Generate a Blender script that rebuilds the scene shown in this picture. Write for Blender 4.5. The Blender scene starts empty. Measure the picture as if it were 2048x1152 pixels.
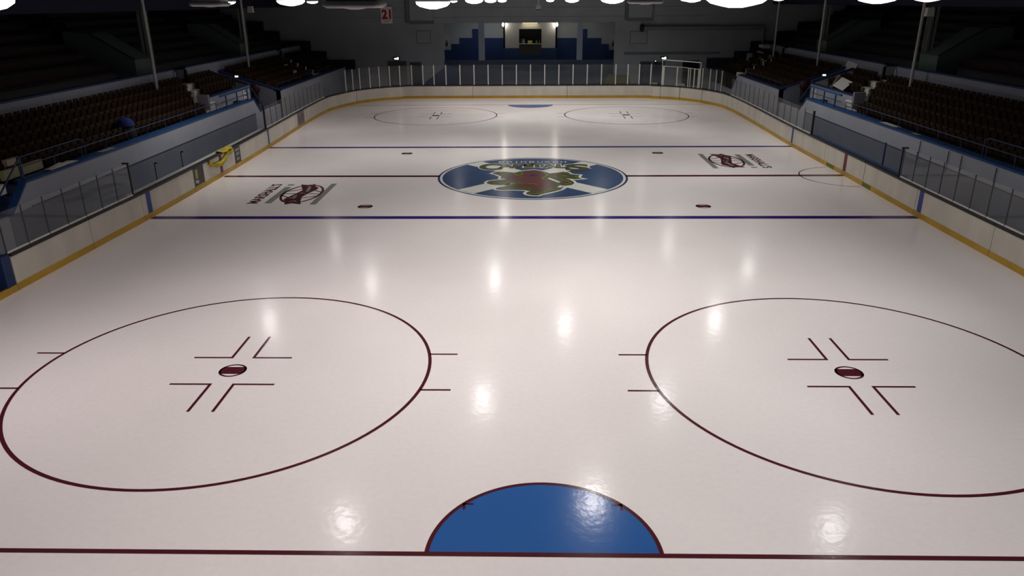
import bpy, bmesh, math, random
from mathutils import Vector, Matrix
from mathutils.geometry import tessellate_polygon
random.seed(7)
PI = math.pi
S = bpy.context.scene
C = S.collection

# ------------------------------------------------------------------ camera
F_PX = 1494.29
CAM = Vector((-.2644, -35.6448, 7.8896)); PITCH, YAW, ROLL = -.3667, -.0214, -.0064
_fw = Vector((math.sin(YAW)*math.cos(PITCH), math.cos(YAW)*math.cos(PITCH), math.sin(PITCH)))
_r = Vector((math.cos(YAW), -math.sin(YAW), 0)); _u = _r.cross(_fw)
_r2 = math.cos(ROLL)*_r + math.sin(ROLL)*_u; _u2 = -math.sin(ROLL)*_r + math.cos(ROLL)*_u
cam = bpy.data.cameras.new('camera'); camo = bpy.data.objects.new('camera', cam); C.objects.link(camo)
cam.sensor_fit = 'HORIZONTAL'; cam.sensor_width = 36; cam.lens = F_PX/2048*36; cam.clip_end = 300; cam.clip_start = .05
M = Matrix((_r2, _u2, -_fw)).transposed().to_4x4(); M.translation = CAM
camo.matrix_world = M
S.camera = camo

def at(u, v, ax, val):
    """real point on the plane (axis = val) that shows at photo pixel u, v"""
    d = _fw + (u-1024)/F_PX*_r2 - (v-576)/F_PX*_u2
    return CAM + d*((val-CAM[ax])/d[ax])

# ------------------------------------------------------------------ world, exposure
W = bpy.data.worlds.new('world'); S.world = W; W.use_nodes = True
bg = W.node_tree.nodes['Background']; bg.inputs[0].default_value = (.10, .12, .16, 1); bg.inputs[1].default_value = .02
S.view_settings.view_transform = 'Standard'; S.view_settings.look = 'None'
S.view_settings.exposure = 0; S.view_settings.gamma = 1; S.view_settings.use_curve_mapping = False

# ------------------------------------------------------------------ lamp positions (x, y, lit, power factor, tint)
Pk, Wm, Gr, Cl = (1, .865, .885), (1, .95, .92), (.97, 1, .95), (.96, .965, 1)
def lx(u, y): return at(u, 4, 1, y).x
LAMPS = [
 (lx(1472, -27.2), -27.2, 1, 1.05, Wm), (lx(710, -26.6), -26.6, 0, 0, Wm), (lx(-62, -28.6), -28.6, 1, .9, Pk), (9.6, -30.5, 1, .4, Cl),
 (-11.8, -22.0, 1, 1.3, Pk), (6.4, -33.5, 1, .5, Wm), (lx(866, -20.8), -20.8, 1, 1.1, Wm), (lx(1753, -22.0), -22.0, 1, .55, Cl),  # first lamp is unseen, added to brighten the left ice
 (lx(1290, -20.2), -20.2, 0, 0, Wm), (lx(420, -20.2), -20.2, 0, 0, Wm),
 (-6.1, -16.0, 1, .75, Pk), (1.95, -14.8, 1, 2.15, Wm), (9.4, -16.1, 1, .5, Cl),
 (-2.1, -8, 1, .75, Wm), (5.4, -8, 1, .5, Gr), 
 (-13.6, -.3, 1, .85, Wm), (1.7, -.4, 1, .75, Gr), (9.6, .5, 1, 1.25, Wm),
 (-9.5, 5.8, 1, .6, Wm), (-2.2, 6.5, 1, 1.75, Gr), (13.4, 8.2, 1, .5, Gr),
 (-13.5, 13.4, 1, .5, Pk), (9.4, 13.4, 1, .5, Wm), 
 (-2.0, 19.7, 1, 2.3, Wm), (5.3, 19.7, 1, 1.6, Gr),
 (-6.0, 26.4, 1, .8, Pk), (1.5, 26.3, 1, .8, Gr), (9.3, 26.4, 1, .7, Gr)]
LAMP_Z = 7.93
LAMP_POWER = 77
LAMP_SPREAD = 152
LENS_EMIT = 9

# ------------------------------------------------------------------ helpers
def lin(c):
    return tuple(((x/255)/12.92 if x/255 <= .04045 else ((x/255+.055)/1.055)**2.4) for x in c)

MATS = {}
def mat(name, col, rough=.6, metal=0, spec=.4, noise=0, nscale=3, stretch=(1, 1, 1), bump=0, emit=0, emcol=None):
    if name in MATS: return MATS[name]
    m = bpy.data.materials.new(name); m.use_nodes = True
    nt = m.node_tree; b = nt.nodes['Principled BSDF']
    b.inputs['Base Color'].default_value = (*col, 1); b.inputs['Roughness'].default_value = rough
    b.inputs['Metallic'].default_value = metal; b.inputs['Specular IOR Level'].default_value = spec
    if emit:
        b.inputs['Emission Color'].default_value = (*(emcol or col), 1); b.inputs['Emission Strength'].default_value = emit
    if noise or bump:
        tc = nt.nodes.new('ShaderNodeTexCoord'); mp = nt.nodes.new('ShaderNodeMapping')
        mp.inputs['Scale'].default_value = stretch
        nz = nt.nodes.new('ShaderNodeTexNoise'); nz.inputs['Scale'].default_value = nscale; nz.inputs['Detail'].default_value = 5
        nt.links.new(tc.outputs['Object'], mp.inputs[0]); nt.links.new(mp.outputs[0], nz.inputs['Vector'])
        if noise:
            mr = nt.nodes.new('ShaderNodeMapRange'); mr.inputs[1].default_value = .3; mr.inputs[2].default_value = .7
            mr.inputs[3].default_value = 1-noise; mr.inputs[4].default_value = 1+noise*.5
            mx = nt.nodes.new('ShaderNodeVectorMath'); mx.operation = 'SCALE'; mx.inputs[0].default_value = col
            nt.links.new(nz.outputs[0], mr.inputs[0]); nt.links.new(mr.outputs[0], mx.inputs['Scale'])
            nt.links.new(mx.outputs[0], b.inputs['Base Color'])
        if bump:
            bp = nt.nodes.new('ShaderNodeBump'); bp.inputs['Strength'].default_value = bump; bp.inputs['Distance'].default_value = .02
            nt.links.new(nz.outputs[0], bp.inputs['Height']); nt.links.new(bp.outputs[0], b.inputs['Normal'])
    MATS[name] = m
    return m

def ice_like(name, col, mottled=True):
    """wet flooded ice: a coloured base seen under a glossy, very slightly wavy skin"""
    m = bpy.data.materials.new(name); m.use_nodes = True
    nt = m.node_tree; b = nt.nodes['Principled BSDF']; L = nt.links.new
    b.inputs['Roughness'].default_value = .17; b.inputs['Specular IOR Level'].default_value = .11; b.inputs['IOR'].default_value = 1.31
    g = nt.nodes.new('ShaderNodeNewGeometry')
    nz = nt.nodes.new('ShaderNodeTexNoise'); nz.inputs['Scale'].default_value = .22; nz.inputs['Detail'].default_value = 4
    L(g.outputs['Position'], nz.inputs['Vector'])
    mr = nt.nodes.new('ShaderNodeMapRange'); mr.inputs[1].default_value = .3; mr.inputs[2].default_value = .7
    mr.inputs[3].default_value = .95 if mottled else .97; mr.inputs[4].default_value = 1.03
    fine = nt.nodes.new('ShaderNodeTexNoise'); fine.inputs['Scale'].default_value = 9; fine.inputs['Detail'].default_value = 8
    L(g.outputs['Position'], fine.inputs['Vector'])
    mf = nt.nodes.new('ShaderNodeMapRange'); mf.inputs[1].default_value = .3; mf.inputs[2].default_value = .7
    mf.inputs[3].default_value = .975; mf.inputs[4].default_value = 1.02
    mu = nt.nodes.new('ShaderNodeMath'); mu.operation = 'MULTIPLY'
    L(nz.outputs[0], mr.inputs[0]); L(fine.outputs[0], mf.inputs[0]); L(mr.outputs[0], mu.inputs[0]); L(mf.outputs[0], mu.inputs[1])
    sc = nt.nodes.new('ShaderNodeVectorMath'); sc.operation = 'SCALE'; sc.inputs[0].default_value = col
    L(mu.outputs[0], sc.inputs['Scale']); L(sc.outputs[0], b.inputs['Base Color'])
    rn = nt.nodes.new('ShaderNodeTexNoise'); rn.inputs['Scale'].default_value = .35; rn.inputs['Detail'].default_value = 3
    L(g.outputs['Position'], rn.inputs['Vector'])
    rr = nt.nodes.new('ShaderNodeMapRange'); rr.inputs[1].default_value = .35; rr.inputs[2].default_value = .65
    rr.inputs[3].default_value = .185; rr.inputs[4].default_value = .26
    L(rn.outputs[0], rr.inputs[0]); L(rr.outputs[0], b.inputs['Roughness'])
    bn = nt.nodes.new('ShaderNodeTexNoise'); bn.inputs['Scale'].default_value = 1.3; bn.inputs['Detail'].default_value = 3
    L(g.outputs['Position'], bn.inputs['Vector'])
    bp = nt.nodes.new('ShaderNodeBump'); bp.inputs['Strength'].default_value = .35; bp.inputs['Distance'].default_value = .003
    L(bn.outputs[0], bp.inputs['Height']); L(bp.outputs[0], b.inputs['Normal'])
    # a thin clear water film on top: sharp at a low angle, broken up when seen from above
    b.inputs['Coat Weight'].default_value = .28; b.inputs['Coat IOR'].default_value = 1.31; b.inputs['Coat Roughness'].default_value = .13
    cn = nt.nodes.new('ShaderNodeTexNoise'); cn.inputs['Scale'].default_value = 5; cn.inputs['Detail'].default_value = 4
    L(g.outputs['Position'], cn.inputs['Vector'])
    cb = nt.nodes.new('ShaderNodeBump'); cb.inputs['Strength'].default_value = .6; cb.inputs['Distance'].default_value = .006
    L(cn.outputs[0], cb.inputs['Height']); L(cb.outputs[0], b.inputs['Coat Normal'])
    MATS[name] = m
    return m

def glass_mat(name, tint, haze, gloss=.06):
    m = bpy.data.materials.new(name); m.use_nodes = True
    nt = m.node_tree; L = nt.links.new; out = nt.nodes['Material Output']; nt.nodes.remove(nt.nodes['Principled BSDF'])
    t = nt.nodes.new('ShaderNodeBsdfTransparent'); t.inputs[0].default_value = (*tint, 1)
    d = nt.nodes.new('ShaderNodeBsdfDiffuse'); d.inputs[0].default_value = (.75, .75, .72, 1)
    gl = nt.nodes.new('ShaderNodeBsdfGlossy'); gl.inputs['Roughness'].default_value = .05; gl.inputs[0].default_value = (1, 1, 1, 1)
    a = nt.nodes.new('ShaderNodeMixShader'); c = nt.nodes.new('ShaderNodeMixShader')
    nz = nt.nodes.new('ShaderNodeTexNoise'); nz.inputs['Scale'].default_value = 2; nz.inputs['Detail'].default_value = 4
    mr = nt.nodes.new('ShaderNodeMapRange'); mr.inputs[1].default_value = .3; mr.inputs[2].default_value = .7
    mr.inputs[3].default_value = haze*.85; mr.inputs[4].default_value = haze*1.15
    g = nt.nodes.new('ShaderNodeNewGeometry'); L(g.outputs['Position'], nz.inputs['Vector'])
    L(nz.outputs[0], mr.inputs[0]); L(mr.outputs[0], a.inputs[0])
    L(t.outputs[0], a.inputs[1]); L(d.outputs[0], a.inputs[2])
    c.inputs[0].default_value = gloss
    L(a.outputs[0], c.inputs[1]); L(gl.outputs[0], c.inputs[2]); L(c.outputs[0], out.inputs[0])
    MATS[name] = m
    return m

class MB:
    """collects shapes that become ONE mesh object"""
    def __init__(s): s.v = []; s.f = []; s.sm = []
    def add(s, vs, fs, smooth=False):
        o = len(s.v); s.v += [tuple(v) for v in vs]; s.f += [tuple(i+o for i in f) for f in fs]; s.sm += [smooth]*len(fs); return s
    def box(s, x0, x1, y0, y1, z0, z1):
        x0, x1 = sorted((x0, x1)); y0, y1 = sorted((y0, y1)); z0, z1 = sorted((z0, z1))
        v = [(x, y, z) for z in (z0, z1) for y in (y0, y1) for x in (x0, x1)]
        return s.add(v, [(0, 2, 3, 1), (4, 5, 7, 6), (0, 1, 5, 4), (2, 6, 7, 3), (0, 4, 6, 2), (1, 3, 7, 5)])
    def hexa(s, v):
        """8 points, bottom ring then top ring"""
        return s.add(v, [(3, 2, 1, 0), (4, 5, 6, 7), (0, 1, 5, 4), (1, 2, 6, 5), (2, 3, 7, 6), (3, 0, 4, 7)])
    def tube(s, a, b, r, n=10, r2=None, cap=True):
        a = Vector(a); b = Vector(b); d = (b-a).normalized(); r2 = r if r2 is None else r2
        p = d.orthogonal().normalized(); q = d.cross(p)
        v = []
        for c, rr in ((a, r), (b, r2)):
            for i in range(n):
                t = 2*PI*i/n; v.append(c+rr*(math.cos(t)*p+math.sin(t)*q))
        s.add(v, [(i, (i+1) % n, n+(i+1) % n, n+i) for i in range(n)], True)
        if cap: s.add(v, [tuple(range(n-1, -1, -1)), tuple(range(n, 2*n))])
        return s
    def path(s, pts, r, n=8):
        for a, b in zip(pts, pts[1:]): s.tube(a, b, r, n)
        return s
    def lathe(s, c, prof, n=20, axis='z'):
        c = Vector(c); v = []
        for (r, h) in prof:
            for i in range(n):
                t = 2*PI*i/n; x, y = r*math.cos(t), r*math.sin(t)
                v.append(c+(Vector((x, y, h)) if axis == 'z' else Vector((x, h, y)) if axis == 'y' else Vector((h, x, y))))
        fs = [(j*n+i, j*n+(i+1) % n, (j+1)*n+(i+1) % n, (j+1)*n+i) for j in range(len(prof)-1) for i in range(n)]
        return s.add(v, fs, True)
    def prism(s, poly, ax, a, b):
        """extrude a 2-D polygon along axis ax from a to b"""
        n = len(poly)
        def P(p, t): return (t, p[0], p[1]) if ax == 0 else (p[0], t, p[1]) if ax == 1 else (p[0], p[1], t)
        v = [P(p, a) for p in poly]+[P(p, b) for p in poly]
        tri = tessellate_polygon([[Vector((p[0], p[1], 0)) for p in poly]])
        s.add(v, [tuple(t) for t in tri]+[tuple(i+n for i in reversed(t)) for t in tri]+[(i, (i+1) % n, n+(i+1) % n, n+i) for i in range(n)])
        return s
    def flat(s, poly, z):
        """a filled polygon lying on the ice, facing up"""
        tri = tessellate_polygon([[Vector((p[0], p[1], 0)) for p in poly]])
        out = []
        for t in tri:
            a, b, c = (poly[i] for i in t)
            out.append(tuple(t) if (b[0]-a[0])*(c[1]-a[1])-(b[1]-a[1])*(c[0]-a[0]) > 0 else tuple(reversed(t)))
        return s.add([(p[0], p[1], z) for p in poly], out)
    def stroke(s, pts, w, z, closed=False, round_=False):
        P = [Vector(p[:2]) for p in pts]
        if closed: P.append(P[0])
        n = len(P); nor = []
        for i in range(n):
            a = P[i-1] if i else (P[-2] if closed else None); b = P[i+1] if i < n-1 else (P[1] if closed else None)
            d1 = (P[i]-a).normalized() if a is not None else None; d2 = (b-P[i]).normalized() if b is not None else None
            d1 = d1 if d1 is not None else d2; d2 = d2 if d2 is not None else d1
            t = (d1+d2); t = t.normalized() if t.length > 1e-4 else d1
            m = Vector((-t.y, t.x)); c = max(.45, m.dot(Vector((-d1.y, d1.x)))); nor.append(m/c*w/2)
        v = [(*(p+k), z) for p, k in zip(P, nor)]+[(*(p-k), z) for p, k in zip(P, nor)]
        return s.add(v, [(i, n+i, n+i+1, i+1) for i in range(n-1)])
    def build(s, name, m, parent=None, loc=None):
        me = bpy.data.meshes.new(name); me.from_pydata(s.v, [], s.f); me.update()
        for p, k in zip(me.polygons, s.sm): p.use_smooth = k
        me.materials.append(m)
        o = bpy.data.objects.new(name, me); C.objects.link(o)
        if parent: o.parent = parent
        if loc: o.location = loc
        return o

def tag(o, label=None, cat=None, group=None, kind=None):
    if label: o['label'] = label
    if cat: o['category'] = cat
    if group: o['group'] = group
    if kind: o['kind'] = kind
    return o
def empty(name, label, cat, group=None, loc=(0, 0, 0), rz=0):
    o = bpy.data.objects.new(name, None); C.objects.link(o); o.location = loc; o.rotation_euler.z = rz; o.empty_display_size = .1
    return tag(o, label, cat, group)
def copy_tree(o, parent=None):
    c = o.copy(); C.objects.link(c); c.parent = parent
    for ch in [k for k in bpy.data.objects if k.parent == o]: copy_tree(ch, c)
    return c

def text2d(txt, size, bold=0, font=None):
    cu = bpy.data.curves.new('t', 'FONT'); cu.body = txt; cu.size = size; cu.align_x = 'LEFT'; cu.offset = bold; cu.resolution_u = 4
    o = bpy.data.objects.new('t', cu); C.objects.link(o)
    dg = bpy.context.evaluated_depsgraph_get(); me = bpy.data.meshes.new_from_object(o.evaluated_get(dg))
    v = [tuple(p.co[:2]) for p in me.vertices]; f = [tuple(p.vertices) for p in me.polygons]
    bpy.data.objects.remove(o); bpy.data.curves.remove(cu); bpy.data.meshes.remove(me)
    return v, f
def fit_text(mb, txt, bold, place, W0=1, H0=1, pad=0):
    """write txt so that its box spans 0..W0 x 0..H0 and place() maps it into the scene"""
    base, _ = text2d(txt, 1, 0)
    x0 = min(p[0] for p in base); x1 = max(p[0] for p in base); y0 = min(p[1] for p in base); y1 = max(p[1] for p in base)
    v, f = text2d(txt, 1, bold)
    mb.add([place((p[0]-x0)/(x1-x0)*W0, (p[1]-y0)/(y1-y0)*H0) for p in v], f)
    return mb

ORD = ['first', 'second', 'third', 'fourth', 'fifth', 'sixth', 'seventh', 'eighth', 'ninth', 'tenth', 'eleventh', 'twelfth', 'thirteenth', 'fourteenth',
       'fifteenth', 'sixteenth', 'seventeenth', 'eighteenth', 'nineteenth', 'twentieth']
def nth(i): return ORD[i] if i < 20 else 'twenty-'+ORD[i-20]

# ------------------------------------------------------------------ materials
ICE = ice_like('ice_white', (.81, .755, .735))
I_RED = ice_like('ice_dark_red', (.075, .012, .018), False)
I_LINE_BLUE = ice_like('ice_line_blue', (.028, .012, .15), False)
I_BLUE = ice_like('ice_crease_blue', (.025, .105, .33), False)
I_FLAG = ice_like('ice_flag_blue', (.032, .065, .15), False)
I_NAVY = ice_like('ice_navy', (.02, .03, .12), False)
I_CREAM = ice_like('ice_cream', (.66, .66, .60), False)
I_OLIVE = ice_like('ice_olive', (.07, .07, .028), False)
I_GOLD = ice_like('ice_gold', (.14, .135, .03), False)
I_LION = ice_like('ice_lion_red', (.12, .035, .032), False)
I_BROWN = ice_like('ice_sponsor_brown', (.075, .02, .02), False)
I_GREY = ice_like('ice_sponsor_grey', (.25, .255, .245), False)
BOARD = mat('board_white', (.57, .525, .45), .45, noise=.14, nscale=1.2, stretch=(1, 1, .35))
YELLOW = mat('kick_yellow', (.46, .27, .025), .4, noise=.18, nscale=.7)
BLACK = mat('rubber_black', (.015, .012, .012), .5)
RAILGREY = mat('rail_aluminium', (.72, .71, .68), .45)
LEDGEGREY = mat('ledge_grey', (.42, .42, .40), .6, noise=.1)
PANE = glass_mat('acrylic', (.95, .945, .935), .022, .03)
PANE_END = glass_mat('acrylic_end', (.94, .95, .96), .005, .025)
POSTW = mat('post_white', (.55, .55, .52), .5)
STEELDK = mat('steel_dark', (.06, .06, .07), .5)
WALLW = mat('paint_pale_blue', (.36, .375, .43), .7, noise=.08, nscale=.8)
WALLD = mat('paint_dado_blue', (.165, .18, .225), .7, noise=.10, nscale=.8)
NAVY = mat('paint_navy', (.012, .03, .10), .6, noise=.15)
BLUE = mat('paint_blue', (.015, .07, .22), .6, noise=.15)
RAILBLUE = mat('rail_blue', (.03, .055, .13), .5)
CONC = mat('concrete_dark', (.03, .022, .017), .85, noise=.25, nscale=2)
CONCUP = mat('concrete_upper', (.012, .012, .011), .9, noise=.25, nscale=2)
SEAT = mat('seat_brown', (.034, .018, .010), .8, spec=.15, noise=.3, nscale=6)
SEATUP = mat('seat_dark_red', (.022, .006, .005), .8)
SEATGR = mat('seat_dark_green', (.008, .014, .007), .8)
PARAPET = mat('paint_grey_green', (.09, .13, .11), .8)
BANDW = mat('paint_band', (.27, .28, .34), .75, noise=.08)
STEPW = mat('step_white', (.75, .72, .64), .7)
ENDW = mat('end_wall', (.33, .35, .37), .85, noise=.10, nscale=.5)
ENDSH = mat('end_wall_trim_shadow', (.15, .165, .18), .85)  # trim darkened so frame and vent box lines read as shadows
ALC = mat('alcove_white', (.40, .42, .44), .7)
DADO = mat('alcove_navy', (.012, .035, .13), .6)
KIOSK = mat('kiosk_cream', (.50, .48, .44), .7)
DARKBR = mat('kiosk_dark_brown', (.05, .045, .035), .6)
COLW = mat('column_paint', (.22, .23, .22), .6)
COLP = mat('pipe_paint', (.45, .45, .42), .5)
CEIL = mat('ceiling_dark', (.16, .165, .18), .9)
SLATE = mat('paint_slate', (.05, .07, .11), .7, noise=.15)
PAPER = mat('paper_white', (.60, .58, .54), .8)
CREAM = mat('cream_board', (.42, .38, .22), .7)
REDP = mat('red_paint', (.035, .007, .006), .5)
LAMPBODY = mat('lamp_body', (.30, .30, .31), .45, metal=.3)
LENS = mat('lamp_lens_lit', (1, 1, 1), .3, emit=LENS_EMIT, emcol=(1, .98, .98))
LENSOFF = mat('lamp_lens_off', (.10, .10, .10), .15)
EXITG = mat('exit_lamp', (.8, .9, .8), .4, emit=1.6, emcol=(.75, 1, .78))
EMLAMP = mat('emergency_lamp', (.8, .9, .8), .4, emit=2.2, emcol=(.8, 1, .85))

# ------------------------------------------------------------------ the ice
ZL = .0025
def rail_path():
    left = [(-15.35, -20), (-15.3, -16.5), (-15.12, -10), (-15.05, -7.4), (-15.08, 0), (-15.25, 7.6), (-15.5, 14), (-15.66, 20), (-15.58, 23.2)]
    cl = [(-15.15, 25.2), (-14.3, 27.6), (-12.9, 29.4), (-11.2, 30.5), (-9.2, 31.05)]
    cr = [(8.2, 30.9), (10.6, 30.3), (12.4, 29.3), (13.8, 27.6), (14.8, 25.3)]
    right = [(15.12, 23.4), (15.2, 20), (15.08, 14), (14.9, 7.6), (14.88, 0), (14.8, -7.4), (14.8, -15), (14.8, -20)]
    nr = [(14.4, -24.5), (13, -27.6), (10.6, -29.8), (8, -30.6)]
    nl = [(-8.5, -30.6), (-11.2, -29.8), (-13.4, -27.6), (-14.9, -24.5)]
    P = left+cl+cr+right+nr+nl
    # Catmull-Rom through the points, closed
    out = []; n = len(P)
    for i in range(n):
        p0, p1, p2, p3 = (Vector(P[(i+k-1) % n]) for k in range(4))
        k = 10
        for j in range(k):
            t = j/k
            if (p2-p1).length > 12 : q = p1.lerp(p2, t)
            else: q = .5*((2*p1)+(p2-p0)*t+(2*p0-5*p1+4*p2-p3)*t*t+(3*p1-p0-3*p2+p3)*t**3)
            out.append(q)
    return out
RP = rail_path()
def rp_left(y):   # x of left boards at y
    c = [p for p in RP if p.x < -8 and p.y > -30]
    a = min((p for p in c if p.y <= y), key=lambda p: y-p.y); b = min((p for p in c if p.y > y), key=lambda p: p.y-y)
    return a.x+(b.x-a.x)*(y-a.y)/(b.y-a.y)
def rp_right(y):
    c = [p for p in RP if p.x > 8 and p.y > -30]
    a = min((p for p in c if p.y <= y), key=lambda p: y-p.y); b = min((p for p in c if p.y > y), key=lambda p: p.y-y)
    return a.x+(b.x-a.x)*(y-a.y)/(b.y-a.y)

ice = MB().flat([(p.x, p.y) for p in RP], 0).build('ice_sheet', ICE)
tag(ice, 'flooded white hockey ice filling the whole rink inside the boards', 'ice rink')
def mark(name, mb, m, label=None, parent=ice):
    o = mb.build(name, m, parent)
    if label: o['label'] = label
    return o
def arc(cx, cy, r, a0=0, a1=2*PI, n=96): return [(cx+r*math.cos(a0+(a1-a0)*i/n), cy+r*math.sin(a0+(a1-a0)*i/n)) for i in range(n+1)]
GY = 26.46
for s, w in ((-1, 'near'), (1, 'far')):
    y = s*GY
    xl = -14.3 if s > 0 else -14.2; xl = rp_left(y) if s > 0 else -15.1; xr = rp_right(y) if s > 0 else 14.0
    mark('goal_line', MB().stroke([(xl+.03, y), (xr-.03, y)], .095, ZL*2), I_RED, 'thin dark red goal line at the %s end' % w)
    a0, a1 = (0, PI) if s < 0 else (PI, 2*PI)
    cr = mark('goal_crease', MB().flat(arc(0, y, 1.8, a0, a1, 60), ZL), I_BLUE, 'bright blue half-moon goal crease at the %s end' % w)
    mark('crease_outline', MB().stroke(arc(0, y, 1.8, a0, a1, 60), .07, ZL*1.6), I_RED, 'dark red outline', cr)
    for sx in (-1, 1):
        mark('crease_mark', MB().stroke([(sx*1.31, y-s*1.08), (sx*1.31, y-s*1.22), (sx*1.16, y-s*1.22)], .05, ZL*1.6), I_RED, 'small dark red corner mark', cr)
for y in (-7.43, 7.63):
    mark('blue_line', MB().stroke([(rp_left(y)+.02, y), (rp_right(y)-.02, y)], .40, ZL), I_LINE_BLUE, '%s dark blue line painted across the ice' % ('near' if y < 0 else 'far'))
mark('center_line', MB().stroke([(-15.0, 0), (-4.5, -.05)], .36, ZL).stroke([(4.5, -.05), (14.86, 0)], .36, ZL), I_RED, 'dark red centre line running to both sides of the crest')
mark('referee_crease', MB().stroke([p for p in arc(14.9, -.25, 2.1, PI*.5, PI*1.5, 40) if p[0] < 14.85], .06, ZL), I_RED, 'thin dark red half circle against the right boards')
def spot(name, x, y, lab, parent=ice):
    m = MB(); m.stroke(arc(x, y, .285, n=40), .05, ZL*2)
    yy = .17
    a = math.asin(yy/.30)
    poly = [(x+.30*math.cos(t), y+.30*math.sin(t)) for t in [(-a+2*a*i/10) for i in range(11)]]+[(x+.30*math.cos(t), y+.30*math.sin(t)) for t in [(PI-a+2*a*i/10) for i in range(11)]]
    m.flat(poly, ZL*2)
    return mark(name, m, I_RED, lab, parent)
for sy, cy in ((-1, -20.42), (1, 20.5)):
    for sx in (-1, 1):
        cx = sx*7.02; w = ('near' if sy < 0 else 'far', 'left' if sx < 0 else 'right')
        fc = mark('faceoff_circle', MB().stroke(arc(cx, cy, 4.51, n=128), .078, ZL), I_RED, 'large dark red faceoff circle at the %s %s' % w)
        spot('faceoff_spot', cx, cy, 'barred dark red faceoff dot', fc)
        for a in (-1, 1):
            for b in (-1, 1):
                mark('faceoff_bracket', MB().stroke([(cx+a*.26, cy+b*1.85), (cx+a*.26, cy+b*.66), (cx+a*1.17, cy+b*.66)], .068, ZL), I_RED, None, fc)
                mark('hash_mark', MB().stroke([(cx+a*4.43, cy+b*.88), (cx+a*5.1, cy+b*.88)], .068, ZL), I_RED, None, fc)
for sy in (-1, 1):
    for sx in (-1, 1):
        spot('neutral_spot', sx*6.95, sy*5.75, 'barred dark red dot in the %s %s of the neutral zone' % ('near' if sy < 0 else 'far', 'left' if sx < 0 else 'right'))
# centre crest
crest = mark('center_crest', MB().flat(arc(0, -.1, 4.55, n=96)[:-1], ZL), I_NAVY, 'round blue and white team crest with a red lion at centre ice')
mark('crest_ring', MB().flat(arc(0, -.1, 4.45, n=96)[:-1], ZL*2), I_CREAM, 'pale ring', crest)
mark('crest_field', MB().flat(arc(0, -.1, 4.33, n=96)[:-1], ZL*3), I_FLAG, 'blue flag field', crest)
m = MB()
for sgn in (1, -1):
    a = math.atan2(3.18, 3.05); d = Vector((math.cos(a)*sgn, math.sin(a))); nrm = Vector((-d.y, d.x))*.52; c0 = Vector((0, -.1)); h = math.sqrt(4.33**2-.52**2)
    m.flat([tuple(c0+d*k*h+nrm*j) for k, j in ((-1, -1), (1, -1), (1, 1), (-1, 1))], ZL*4 if sgn > 0 else ZL*4.02)
mark('crest_saltire', m, I_CREAM, 'white diagonal cross', crest)
# the lion, traced in plan
def IC(px, py): p = at(960+px/8.904, 335+py/8.904, 2, 0); return (p.x, p.y)
body = [(215, 110), (300, 82), (450, 80), (560, 92), (620, 98), (720, 72), (850, 58), (960, 48), (1080, 66), (1180, 90), (1240, 110), (1400, 95), (1480, 82), (1560, 92),
        (1620, 125), (1700, 135), (1775, 138), (1750, 170), (1770, 192), (1835, 205), (1700, 214), (1520, 198), (1600, 222), (1660, 255), (1680, 285), (1640, 315), (1520, 330),
        (1420, 322), (1370, 360), (1490, 366), (1430, 400), (1330, 430), (1200, 460), (1090, 482), (1030, 505), (920, 502), (840, 484), (815, 462), (850, 440), (900, 428),
        (780, 408), (600, 402), (400, 405), (300, 398), (275, 382), (340, 355), (440, 345), (480, 318), (560, 295), (640, 278), (500, 292), (385, 322), (200, 310), (130, 290), (118, 272), (160, 246), (300, 230), (470, 212), (368, 200), (380, 165), (300, 132)]
Lb = [IC(*p) for p in body]
mark('lion_outline', MB().stroke(Lb, .26, ZL*5.4, closed=True).flat(Lb, ZL*5), I_CREAM, 'pale outline', crest)
lion = mark('lion_body', MB().flat(Lb, ZL*7), I_OLIVE, 'dark olive rampant lion', crest)
mark('lion_flank', MB().flat([IC(*p) for p in [(480, 175), (620, 160), (760, 150), (800, 80), (960, 55), (1080, 80), (1150, 130), (1100, 190), (1180, 250), (1300, 300), (1240, 350), (1150, 390), (1000, 405),
     (950, 390), (960, 350), (750, 350), (600, 345), (620, 310), (800, 300), (700, 250), (500, 205)]], ZL*8), I_LION, 'brownish red flank and legs', lion)
g = MB()
for line in ([(600, 100), (650, 150), (760, 170)], [(1130, 90), (1200, 150), (1110, 190), (1150, 220)], [(680, 275), (760, 290), (900, 292), (1040, 312)], [(250, 98), (420, 92), (560, 110)],
             [(150, 272), (330, 258), (470, 240)], [(320, 380), (560, 385), (740, 380), (900, 385)], [(850, 470), (1000, 480), (1150, 440), (1400, 385)], [(1250, 160), (1400, 200), (1560, 250), (1620, 285), (1500, 305)],
             [(1340, 140), (1480, 145), (1560, 175)], [(1740, 150), (1700, 180), (1800, 205)], [(720, 78), (760, 110), (720, 140)], [(450, 350), (600, 300), (720, 285)]):
    g.stroke([IC(*p) for p in line], .11, ZL*9)
mark('lion_highlights', g, I_GOLD, 'olive gold contour strokes', lion)
mark('lion_gap', MB().flat([IC(*p) for p in [(1200, 205), (1245, 193), (1435, 268), (1395, 278)]], ZL*9.5), I_CREAM, 'pale gap beside the tail', lion)
mark('center_dot', MB().flat(arc(.02, .02, .17, n=24)[:-1], ZL*10), I_LINE_BLUE, 'blue centre spot', crest)
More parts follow.
